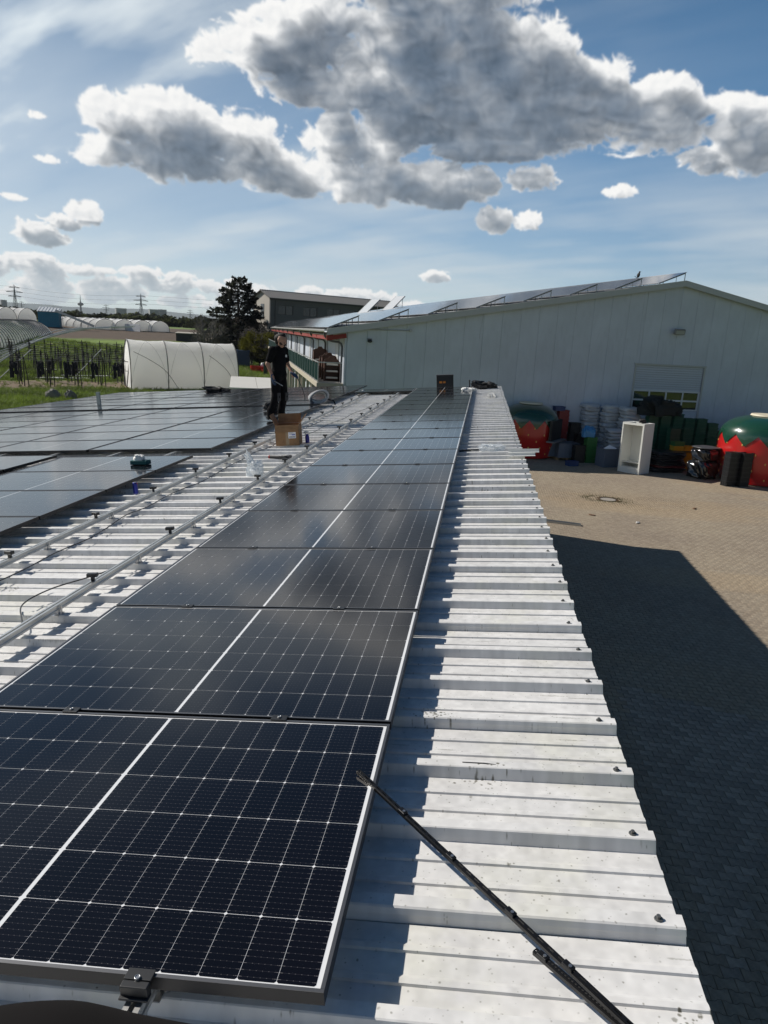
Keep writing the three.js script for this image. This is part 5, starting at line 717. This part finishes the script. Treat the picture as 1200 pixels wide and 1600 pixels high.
{
  const t = thing('person', 'man in black polo shirt and work trousers standing on the roof, looking down', 'person', onRoof(-3.66, 0.001, 12.25), 1.2); t.scale.setScalar(0.93);
  const skin = mat(0.36, 0.2, 0.135, 0.6), cloth = phys(0.007, 0.007, 0.008, 0.95, { specularIntensity: 0.2 }), trous = phys(0.008, 0.008, 0.009, 0.95, { specularIntensity: 0.2 }), hairM = mat(0.012, 0.009, 0.007, 0.8), gloveM = mat(0.03, 0.06, 0.12, 0.75);
  const sh = (s) => [s * 0.195, 1.425, -0.015], el = { 1: [0.285, 1.16, 0.0], '-1': [-0.275, 1.15, -0.07] }, wr = { 1: [0.23, 0.965, 0.19], '-1': [-0.255, 0.9, 0.04] }, kn = { 1: [0.12, 0.49, 0.05], '-1': [-0.125, 0.49, 0.035] }, an = { 1: [0.13, 0.09, -0.02], '-1': [-0.15, 0.09, -0.08] };
  const body = [[[0, 0.98, 0], [0, 1.2, 0.01], 0.13, 0.125, [1.15, 1, 0.8]], [[0, 1.2, 0.01], [0, 1.36, -0.01], 0.125, 0.13, [1.2, 1, 0.78]], [[0, 1.42, -0.015], [0.01, 1.53, 0.03], 0.062, 0.056], [[0.01, 1.58, 0.07], [0.01, 1.662, 0.058], 0.078, 0.096], [[0.01, 1.545, 0.115], [0.01, 1.56, 0.11], 0.042, 0.045], [[0.01, 1.625, 0.15], [0.01, 1.598, 0.168], 0.011, 0.016], [[-0.03, 1.64, 0.13], [0.05, 1.64, 0.13], 0.018, 0.018], [[-0.083, 1.635, 0.05], [-0.088, 1.605, 0.055], 0.02, 0.014], [[0.103, 1.635, 0.05], [0.108, 1.605, 0.055], 0.02, 0.014]];
  for (const s of [1, -1]) body.push([[s * 0.06, 1.42, -0.015], sh(s), 0.07, 0.062], [sh(s), el[s], 0.056, 0.043], [el[s], wr[s], 0.044, 0.028], [wr[s], [wr[s][0], wr[s][1] - 0.05, wr[s][2] + 0.02], 0.028, 0.03], [[s * 0.09, 0.93, 0], kn[s], 0.085, 0.055], [kn[s], an[s], 0.055, 0.038], [an[s], [an[s][0] + s * 0.02, 0.05, an[s][2] + 0.13], 0.038, 0.032]);
  part(t, 'body', fieldMesh(body, [-0.95, -0.02, -0.95], 1.9, 150, 0.03), skin);
  const shirt = [[[0, 0.93, 0], [0, 1.18, 0.01], 0.155, 0.142, [1.16, 1, 0.82]], [[0, 1.18, 0.01], [0, 1.36, -0.01], 0.142, 0.145, [1.26, 1, 0.8]], [[0, 1.43, -0.02], [0, 1.485, 0.0], 0.078, 0.068]];
  for (const s of [1, -1]) shirt.push([[s * 0.06, 1.425, -0.015], sh(s), 0.085, 0.078], [sh(s), [mix(sh(s)[0], el[s][0], 0.72), mix(sh(s)[1], el[s][1], 0.72), mix(sh(s)[2], el[s][2], 0.72)], 0.074, 0.069]);
  const sp = part(t, 'polo_shirt', fieldMesh(shirt, [-0.5, 0.7, -0.5], 1.0, 90, 0.035), cloth); part(sp, 'chest_badge', new THREE.CylinderGeometry(0.028, 0.028, 0.006, 14).rotateX(Math.PI / 2), mat(0.6, 0.6, 0.6, 0.6), [0.09, 1.32, 0.118]);
  const tr = []; for (const s of [1, -1]) tr.push([[s * 0.085, 0.92, 0], kn[s], 0.112, 0.082, [1, 1, 1.05]], [kn[s], [an[s][0], 0.12, an[s][2]], 0.083, 0.068], [[an[s][0], 0.2, an[s][2]], [an[s][0] + s * 0.01, 0.1, an[s][2] + 0.02], 0.072, 0.07], [[s * 0.17, 0.62, 0.0], [s * 0.165, 0.72, 0], 0.035, 0.04]); tr.push([[-0.06, 0.95, 0], [0.06, 0.95, 0], 0.135, 0.135, [1.1, 1, 0.92]]);
  const tp = part(t, 'work_trousers', fieldMesh(tr, [-0.62, -0.05, -0.62], 1.24, 110, 0.03), trous); for (const s of [1, -1]) part(tp, 'knee_patch', rbox(0.1, 0.17, 0.02, 0.008, kn[s][0], kn[s][1], kn[s][2] + 0.08), mat(0.035, 0.036, 0.038, 0.8));
  for (const s of [1, -1]) part(t, 'work_shoe', fieldMesh([[[an[s][0], 0.05, an[s][2] - 0.05], [an[s][0] + s * 0.025, 0.04, an[s][2] + 0.17], 0.05, 0.044, [0.95, 0.9, 1]], [[an[s][0], 0.05, an[s][2] - 0.02], [an[s][0], 0.13, an[s][2] - 0.02], 0.05, 0.05]], [an[s][0] - 0.2, -0.03, an[s][2] - 0.15], 0.4, 48, 0.03), black);
  part(t, 'hair', fieldMesh([[[0.01, 1.68, 0.015], [0.01, 1.7, 0.05], 0.098, 0.088, [0.95, 0.85, 1.05]], [[0.01, 1.715, 0.09], [0.01, 1.72, 0.1], 0.05, 0.05], [[0.01, 1.6, -0.03], [0.01, 1.66, -0.03], 0.07, 0.085]], [-0.2, 1.45, -0.22], 0.45, 56, 0.02), hairM);
  part(t, 'beard', fieldMesh([[[-0.055, 1.57, 0.075], [0.01, 1.542, 0.128], 0.028, 0.034], [[0.075, 1.57, 0.075], [0.01, 1.542, 0.128], 0.028, 0.034], [[-0.02, 1.578, 0.15], [0.04, 1.578, 0.15], 0.009, 0.009]], [-0.14, 1.43, -0.02], 0.3, 48, 0.012), mat(0.05, 0.03, 0.022, 0.9));
  for (const sx of [-0.025, 0.045]) part(t, 'eye', new THREE.SphereGeometry(0.011, 10, 8), mat(0.05, 0.04, 0.04, 0.3), [sx, 1.623, 0.142]);
  for (const s of [1, -1]) { const w = wr[s], dir = s > 0 ? [0, -0.45, 0.9] : [0.05, -0.95, 0.3], at = (u, sx, up = 0) => [w[0] + dir[0] * u + sx, w[1] + dir[1] * u + up, w[2] + dir[2] * u]; const pr = [[at(-0.03, 0), at(0.08, 0), 0.036, 0.04, [1, 1, 0.75]]];
    [-0.03, -0.01, 0.01, 0.03].forEach((o, i) => { const L = [0.065, 0.075, 0.07, 0.052][i]; pr.push([at(0.08, o), at(0.08 + L * 0.6, o), 0.0115, 0.011], [at(0.08 + L * 0.6, o), [at(0.08 + L, o)[0] - s * 0.02, at(0.08 + L, o)[1] - 0.015, at(0.08 + L, o)[2] + 0.008], 0.011, 0.0095]); }); pr.push([at(0.03, -s * 0.03), at(0.075, -s * 0.055, 0.005), 0.014, 0.012], [at(0.075, -s * 0.055, 0.005), at(0.105, -s * 0.045), 0.012, 0.01]);
    part(t, 'glove', fieldMesh(pr, [w[0] - 0.15, w[1] - 0.22, w[2] - 0.12], 0.32, 72, 0.01), gloveM); }
  const tl = thing('hand_tool', 'pale flat tool held in the gloved hand of the standing man', 'tool', [0, 0, 0]); tl.position.copy(t.position); tl.scale.copy(t.scale); tl.rotation.y = 1.2; part(tl, 'blade', box(0.03, 0.006, 0.26, -0.235, 0.79, 0.15, 0.2, 0.45), mat(0.6, 0.6, 0.58, 0.35, { metalness: 0.7 })); part(tl, 'grip', rod(V(-0.25, 0.83, 0.05), V(-0.24, 0.79, 0.13), 0.014, 0.014, 8), black);
  const cb = tag(part(scene, 'held_cable', tube([[0.23, 0.9, 0.3], [0.24, 0.8, 0.36], [0.27, 0.66, 0.42], [0.33, 0.5, 0.44], [0.36, 0.42, 0.42]], 0.009, 24, 6), mat(0.05, 0.05, 0.055, 0.5)), 'dark cable end dangling from the other hand of the standing man', 'cable'); cb.position.copy(t.position); cb.scale.copy(t.scale); cb.rotation.y = 1.2;
}

// ---------------------------------------------------------------- small things on the roof
{ // open cardboard box with a white address label
  const t = roofThing('cardboard_box', 'open brown cardboard box with a white label standing on the ribs', 'box', -2.68, -0.1, 9.5, 0.12), W = 0.36, H = 0.315, D = 0.33;
  const kraft = tex(256, 256, (i, j) => { const a = tfbm(i / 256, j / 256, 6, 4, 60), l = 0.012 * Math.sin(j * 0.9) + 0.02 * tfbm(i / 256, j / 256, 64, 2, 66); return [0.56 + 0.06 * a + l, 0.43 + 0.05 * a + l, 0.30 + 0.04 * a + l]; }), cm = new THREE.MeshStandardMaterial({ map: kraft, roughness: 0.85 });
  part(t, 'side_wall', box(0.006, H, D, -W / 2, H / 2, 0), cm); part(t, 'side_wall', box(0.006, H, D, W / 2, H / 2, 0), cm); part(t, 'front_wall', box(W - 0.006, H, 0.006, 0, H / 2, D / 2), cm); part(t, 'back_wall', box(W - 0.006, H, 0.006, 0, H / 2, -D / 2), cm); part(t, 'bottom', box(W - 0.01, 0.006, D - 0.01, 0, 0.004, 0), cm);
  const flap = (w, d, x, z, ry, rx) => { const m = part(t, 'flap', box(w, 0.005, d, 0, 0, d / 2), cm, [x, H + 0.002, z]); m.rotation.set(0, ry, 0); m.rotateX(rx); return m; };
  flap(D, 0.17, -W / 2, 0, -Math.PI / 2, -1.15); flap(D - 0.02, 0.18, W / 2, 0, Math.PI / 2, -0.95); flap(W, 0.15, 0, -D / 2, Math.PI, -1.25); flap(W, 0.11, 0, D / 2, 0, 1.35);
  const cv = document.createElement('canvas'); cv.width = 128; cv.height = 160; const c = cv.getContext('2d'); c.fillStyle = '#e9e9ee'; c.fillRect(0, 0, 128, 160); c.fillStyle = '#33363f'; c.fillRect(8, 8, 112, 22); c.fillStyle = '#8a8fa0'; for (let k = 0; k < 9; k++) c.fillRect(10, 40 + k * 8, 60 + (k * 37) % 48, 3); c.fillStyle = '#4a55a8'; c.fillRect(60, 96, 56, 16); c.fillStyle = '#222'; for (let k = 0; k < 30; k++) c.fillRect(10 + k * 3.6, 126, (k * 7) % 3 + 0.6, 24);
  const lt = new THREE.CanvasTexture(cv); lt.colorSpace = THREE.SRGBColorSpace; part(t, 'address_label', new THREE.PlaneGeometry(0.115, 0.155).translate(0.075, 0.19, D / 2 + 0.0045), new THREE.MeshStandardMaterial({ map: lt, roughness: 0.6 })); part(t, 'tape_strip', new THREE.PlaneGeometry(0.05, H).translate(0.0, H / 2, D / 2 + 0.0036), mat(0.3, 0.21, 0.12, 0.25));
}
{ // drinks can
  const t = roofThing('drinks_can', 'slim blue and silver drinks can standing below the pale panels', 'can', -3.35, -0.1, 5.76), p = [[0.001, 0], [0.02, 0], [0.0265, 0.008], [0.0265, 0.12], [0.0215, 0.134], [0.022, 0.137], [0.001, 0.134]].map((q) => new THREE.Vector2(...q));
  const ct = tex(64, 64, (i, j) => { const q = ((i >> 4) + (j > 34 ? 1 : 0)) % 2; return j < 4 || j > 58 ? [0.75, 0.75, 0.77] : Math.hypot(i - 20, (j - 36)) < 7 ? [0.75, 0.12, 0.12] : j < 22 ? [0.78, 0.79, 0.82] : q ? [0.1, 0.13, 0.42] : [0.16, 0.2, 0.55]; });
  part(t, 'can_body', new THREE.LatheGeometry(p, 24), new THREE.MeshStandardMaterial({ map: ct, roughness: 0.3, metalness: 0.5 })); part(t, 'lid_tab', box(0.012, 0.002, 0.02, 0, 0.137, 0), alu);
}
{ // scrubbing pad with a wad of tissue on it
  const t = roofThing('scrubbing_pad', 'teal scrubbing pad with a white tissue on it, lying on a pale panel', 'scrubbing pad', -3.98, 0.001, 7.16, -0.1); part(t, 'pad', rbox(0.24, 0.055, 0.11, 0.012, 0, 0.0275, 0, 2), mat(0.02, 0.1, 0.1, 0.85)); part(t, 'pad_sole', rbox(0.238, 0.018, 0.108, 0.005, 0, 0.009, 0), mat(0.012, 0.05, 0.05, 0.9)); part(t, 'tissue', lump(0.14, 0.07, 0.08, 0.35, 401, 22), mat(0.78, 0.78, 0.76, 0.8), [-0.01, 0.05, 0]);
}
function crumpled(w, h, d, amp, seed, seg = 40) {      // thin crumpled film: ridged folds
  const g = lump(w, h, d, amp, seed, seg, 0.4).toNonIndexed(); g.computeVertexNormals(); return g;
}
const clearFilm = phys(0.9, 0.92, 0.93, 0.18, { transmission: 0.45, thickness: 0, side: THREE.DoubleSide });
tag(part(scene, 'clear_bag', merge([crumpled(0.2, 0.16, 0.18, 0.45, 410, 30), crumpled(0.07, 0.14, 0.06, 0.5, 412, 16).rotateZ(0.45).translate(-0.03, 0.14, 0)]), clearFilm, onRoof(-2.4, -0.1, 6.85)), 'crumpled clear plastic bag standing on the ribs between the bare rails', 'bag');
{ const t = roofThing('plastic_wrap', 'flat crumpled clear wrapping lying on the ribs right of the panels', 'wrapping', 0.42, -0.1, 8.5, 0.1); part(t, 'film', crumpled(0.34, 0.08, 0.16, 0.4, 420, 34), clearFilm); part(t, 'dark_strap', tube([[-0.42, 0.01, 0.02], [-0.3, 0.015, 0.0], [-0.22, 0.02, 0.03], [-0.12, 0.015, 0.0]], 0.014, 16, 5), black); part(t, 'paper_edge', box(0.12, 0.004, 0.03, -0.2, 0.012, 0.03, 0.1), mat(0.6, 0.6, 0.58, 0.8)); }
{ // cordless tool with a long black grip
  const t = roofThing('cordless_driver', 'black cordless tool with a red ring lying between the bare rails', 'tool', -2.44, -0.098, 8.05, -0.25); part(t, 'grip', new THREE.CapsuleGeometry(0.022, 0.16, 4, 10).rotateZ(Math.PI / 2).translate(-0.06, 0.024, 0), black); part(t, 'motor_head', rbox(0.09, 0.05, 0.06, 0.012, 0.09, 0.026, 0.02), black); part(t, 'red_ring', new THREE.CylinderGeometry(0.0235, 0.0235, 0.014, 14).rotateZ(Math.PI / 2).translate(-0.135, 0.024, 0), mat(0.4, 0.02, 0.02, 0.4)); part(t, 'battery', rbox(0.07, 0.045, 0.08, 0.008, 0.13, 0.023, -0.05), mat(0.05, 0.05, 0.055, 0.5)); }
{ const t = roofThing('spray_bottle', 'small spray bottle with white head and blue body right of the box', 'spray bottle', -2.42, -0.1, 9.62), p = [[0.001, 0], [0.03, 0], [0.033, 0.01], [0.033, 0.1], [0.018, 0.13], [0.014, 0.14], [0.001, 0.14]].map((q) => new THREE.Vector2(...q)); part(t, 'bottle', new THREE.LatheGeometry(p, 18), phys(0.05, 0.04, 0.3, 0.3)); part(t, 'spray_head', merge([rbox(0.075, 0.03, 0.028, 0.006, -0.012, 0.165, 0), box(0.012, 0.035, 0.012, -0.03, 0.145, 0, 0, 0, 0.3)]), mat(0.75, 0.75, 0.74, 0.45)); }
{ // rolled bundle at the edge of the pale panels
  const t = roofThing('cable_bundle', 'coiled bundle of grey and white straps at the edge of the pale panels', 'bundle', -3.72, 0.0, 16.1, 0.3); const cols = [mat(0.6, 0.6, 0.58, 0.6), mat(0.1, 0.1, 0.11, 0.7), mat(0.35, 0.36, 0.37, 0.6)]; for (let k = 0; k < 9; k++) { const m = part(t, 'strap_loop', new THREE.TorusGeometry(0.16 + 0.012 * (k % 3), 0.026, 7, 26).scale(1.25, 0.85, 1), cols[k % 3], [0, 0.14, -0.1 + k * 0.026]); m.rotation.set(-0.9 + k * 0.13, 0.1 * (k % 2), 0.05 * k); } part(t, 'loose_end', tube([[0.15, 0.1, 0], [0.28, 0.06, 0.05], [0.36, 0.03, 0.1], [0.38, -0.05, 0.16]], 0.02, 16, 6), black); }
[[-4.35, 0, 14.3, 0.42, 0.16, 0.28, 'dark jacket-like bundle lying on the pale panels behind the standing man', 'black_bundle'], [-8.5, 0, 21.6, 0.8, 0.16, 0.4, 'dark coil of straps lying at the far end of the pale panels', 'black_coil'], [0.3, -0.1, 21.2, 0.75, 0.2, 0.4, 'black bag slumped at the far roof end beside the last panel', 'black_bag']].forEach(([s, n, v, w, h, d, l, nm], i) => tag(part(scene, nm, crumpled(w, h, d, 0.4, 430 + i, 30), mat(0.012, 0.012, 0.013, 0.6), onRoof(s, n, v)), l, ['bundle', 'coil', 'bag'][i]));
{ // black carton with orange print at the far end
  const t = roofThing('black_carton', 'black carton with an orange mark standing beyond the last right-hand panel', 'carton', -0.88, -0.1, 21.15, 0.05); part(t, 'carton_body', rbox(0.52, 0.44, 0.3, 0.008, 0, 0.22, 0), mat(0.012, 0.011, 0.011, 0.5)); const o = mat(0.6, 0.2, 0.02, 0.5); for (const [x, w] of [[-0.13, 0.09], [-0.02, 0.07]]) part(t, 'orange_mark', box(w, 0.06, 0.002, x, 0.24, 0.152), o); part(t, 'carton_lid', rbox(0.53, 0.03, 0.31, 0.006, 0, 0.446, 0), mat(0.03, 0.028, 0.027, 0.5)); }
for (let k = 0; k < 3; k++) { const t = roofThing('rail_offcut', `short white rail offcut lying on the roof near its far end, ${['left', 'middle', 'right'][k]} of three`, 'offcut', 0.46 + k * 0.06, -0.1, 18.2, 0.04 * (k - 1), 'rail offcuts'); part(t, 'offcut_profile', extrude([[-0.02, 0], [0.02, 0], [0.02, 0.035], [0.012, 0.035], [0.012, 0.008], [-0.012, 0.008], [-0.012, 0.035], [-0.02, 0.035]], 1.2).translate(0, 0, -0.6), mat(0.72, 0.72, 0.7, 0.4, { metalness: 0.3 })); }
tag(part(scene, 'white_rag', crumpled(0.4, 0.07, 0.25, 0.4, 440, 26), mat(0.75, 0.75, 0.73, 0.8), onRoof(-0.12, 0.0, 19.1)), 'small white rag at the far right edge of the panel column', 'rag');
tag(part(scene, 'white_plastic_scrap', crumpled(0.55, 0.08, 0.3, 0.4, 441, 26), mat(0.72, 0.72, 0.7, 0.7), onRoof(-3.2, -0.1, 20.4)), 'white plastic scrap at the far end of the left bare rail', 'scrap');
{ const t = roofThing('marker_stick', 'thin upright black stick at the far end of the right-hand panels', 'stick', -0.12, 0, 20.9); part(t, 'stick', rod(V(0, -0.1, 0), V(0, 0.16, 0), 0.02, 0.02, 6), black); part(t, 'cap', new THREE.SphereGeometry(0.026, 8, 6), black, [0, 0.17, 0]); }
{ const t = roofThing('upright_post', 'short grey bracket standing up on the pale panels at the far left', 'bracket', -10.4, 0, 17.6); part(t, 'post', box(0.1, 0.34, 0.05, 0, 0.17, 0), zinc); part(t, 'foot_plate', box(0.16, 0.012, 0.12, 0, 0.006, 0), zinc); }
for (const [v, l, e] of [[8.28, 'farther', 0.2], [7.98, 'nearer', 0.13]]) { const t = roofThing('roof_strip', `white metal strip sticking out over the right roof edge, ${l} of two`, 'strip', 0.66, -0.097, v, 0, 'strips over the roof edge'); part(t, 'strip_plate', extrude([[-0.03, 0.003], [0.03, 0.003], [0.03, 0.045], [0.026, 0.045], [0.026, 0.007], [-0.03, 0.007]], 0.2 + e).rotateY(Math.PI / 2), mat(0.7, 0.7, 0.68, 0.45)); part(t, 'strip_screw', new THREE.CylinderGeometry(0.007, 0.007, 0.006, 6).translate(0.05, 0.01, 0), steel); }
{ // long black perforated strip leaning from the nearest panel down to the ribs, a second under its lower end
  const bar = (L, w, h, n) => { const s = new THREE.Shape([[-w / 2, 0], [w / 2, 0], [w / 2, L], [-w / 2, L]].map((p) => new THREE.Vector2(...p))); for (let k = 0; k < n; k++) { const y = (k + 0.5) * L / n, a = 0.0019, b = L / n * 0.32; s.holes.push(new THREE.Path([[-a, y - b], [a, y - b], [a, y + b], [-a, y + b]].map((p) => new THREE.Vector2(...p)))); } return new THREE.ExtrudeGeometry(s, { depth: 0.003, bevelEnabled: false }); };
  const lay = (name, label, A, B, w, clips) => {
    const a = V(...onRoof(...A)), b = V(...onRoof(...B)), d = b.clone().sub(a), L = d.length(); d.normalize(); const t = thing(name, label, 'metal strip', a.toArray()); const nrm = V(-Math.sin(AL), Math.cos(AL), 0), side = V(0, 0, 0).crossVectors(d, nrm).normalize(), up = V(0, 0, 0).crossVectors(side, d).normalize(); t.quaternion.setFromRotationMatrix(new THREE.Matrix4().makeBasis(side, d, up));
    const bm = mat(0.012, 0.012, 0.013, 0.35, { metalness: 0.3 }); part(t, 'web', bar(L, w, 0.003, 34), bm); for (const s of [-1, 1]) part(t, 'flange', box(0.002, L, 0.010, s * (w / 2 + 0.0013), L / 2, -0.004), bm);
    for (const u of clips) { const c = part(t, 'clip', rbox(w + 0.006, 0.03, 0.010, 0.0025, 0, 0, 0.003), bm, [0, u * L, 0]); part(c, 'clip_screw', merge([new THREE.CylinderGeometry(0.0045, 0.0045, 0.003, 8).rotateX(Math.PI / 2).translate(0, 0.005, 0.0085)]), steel); }
    return t;
  };
  lay('perforated_strip', 'long black perforated strip leaning from the nearest panel to the white ribs', [-0.065, 0.012, 0.815], [0.70, -0.085, 0.03], 0.0115, [0.22, 0.42, 0.63, 0.8]);
  lay('perforated_strip', 'shorter black strip lying under the lower end of the leaning strip', [0.474, -0.0945, 0.257], [0.712, -0.0945, 0.012], 0.012, [0.08]);
  const s = tag(part(scene, 'metal_sliver', extrude([[-0.06, 0], [0.06, -0.003], [0.02, 0.004], [-0.06, 0.004]], 0.002).rotateX(-Math.PI / 2), black, onRoof(0.33, -0.0985, 1.058)), 'thin dark metal sliver lying on a roof rib right of the second panel', 'sliver'); s.rotation.z = AL;
}
{ // the photographer's fleece at the lower edge
  const g = fieldMesh([[[-0.3, 5.46, 1.0], [0.0, 5.475, 0.965], 0.1, 0.1], [[0.0, 5.475, 0.965], [0.1, 5.452, 0.945], 0.1, 0.096], [[0.1, 5.452, 0.945], [0.2, 5.38, 0.95], 0.096, 0.07], [[-0.3, 5.46, 1.0], [-0.34, 5.2, 1.3], 0.1, 0.13]], [-0.6, 4.9, 0.7], 1.0, 100, 0.05);
  const p = g.attributes.position, q = V(0, 0, 0), n = g.attributes.normal; for (let i = 0; i < p.count; i++) { const k = 0.014 * fbm(p.getX(i) * 26, p.getZ(i) * 26 + p.getY(i) * 19, 4); p.setXYZ(i, p.getX(i) + n.getX(i) * k, p.getY(i) + n.getY(i) * k, p.getZ(i) + n.getZ(i) * k); }
  tag(part(scene, 'fleece_sleeve', g, phys(0.012, 0.011, 0.011, 1, { specularIntensity: 0.1, sheen: 0.3, sheenColor: new THREE.Color(0.05, 0.045, 0.045), sheenRoughness: 0.8 })), 'dark fleece sleeve of the photographer at the lower left edge', 'sleeve');
}
scene.traverse((o) => { if (o.isMesh) { o.castShadow = true; o.receiveShadow = true; } });
renderer.setSize(768, 1024);
renderer.render(scene, camera);
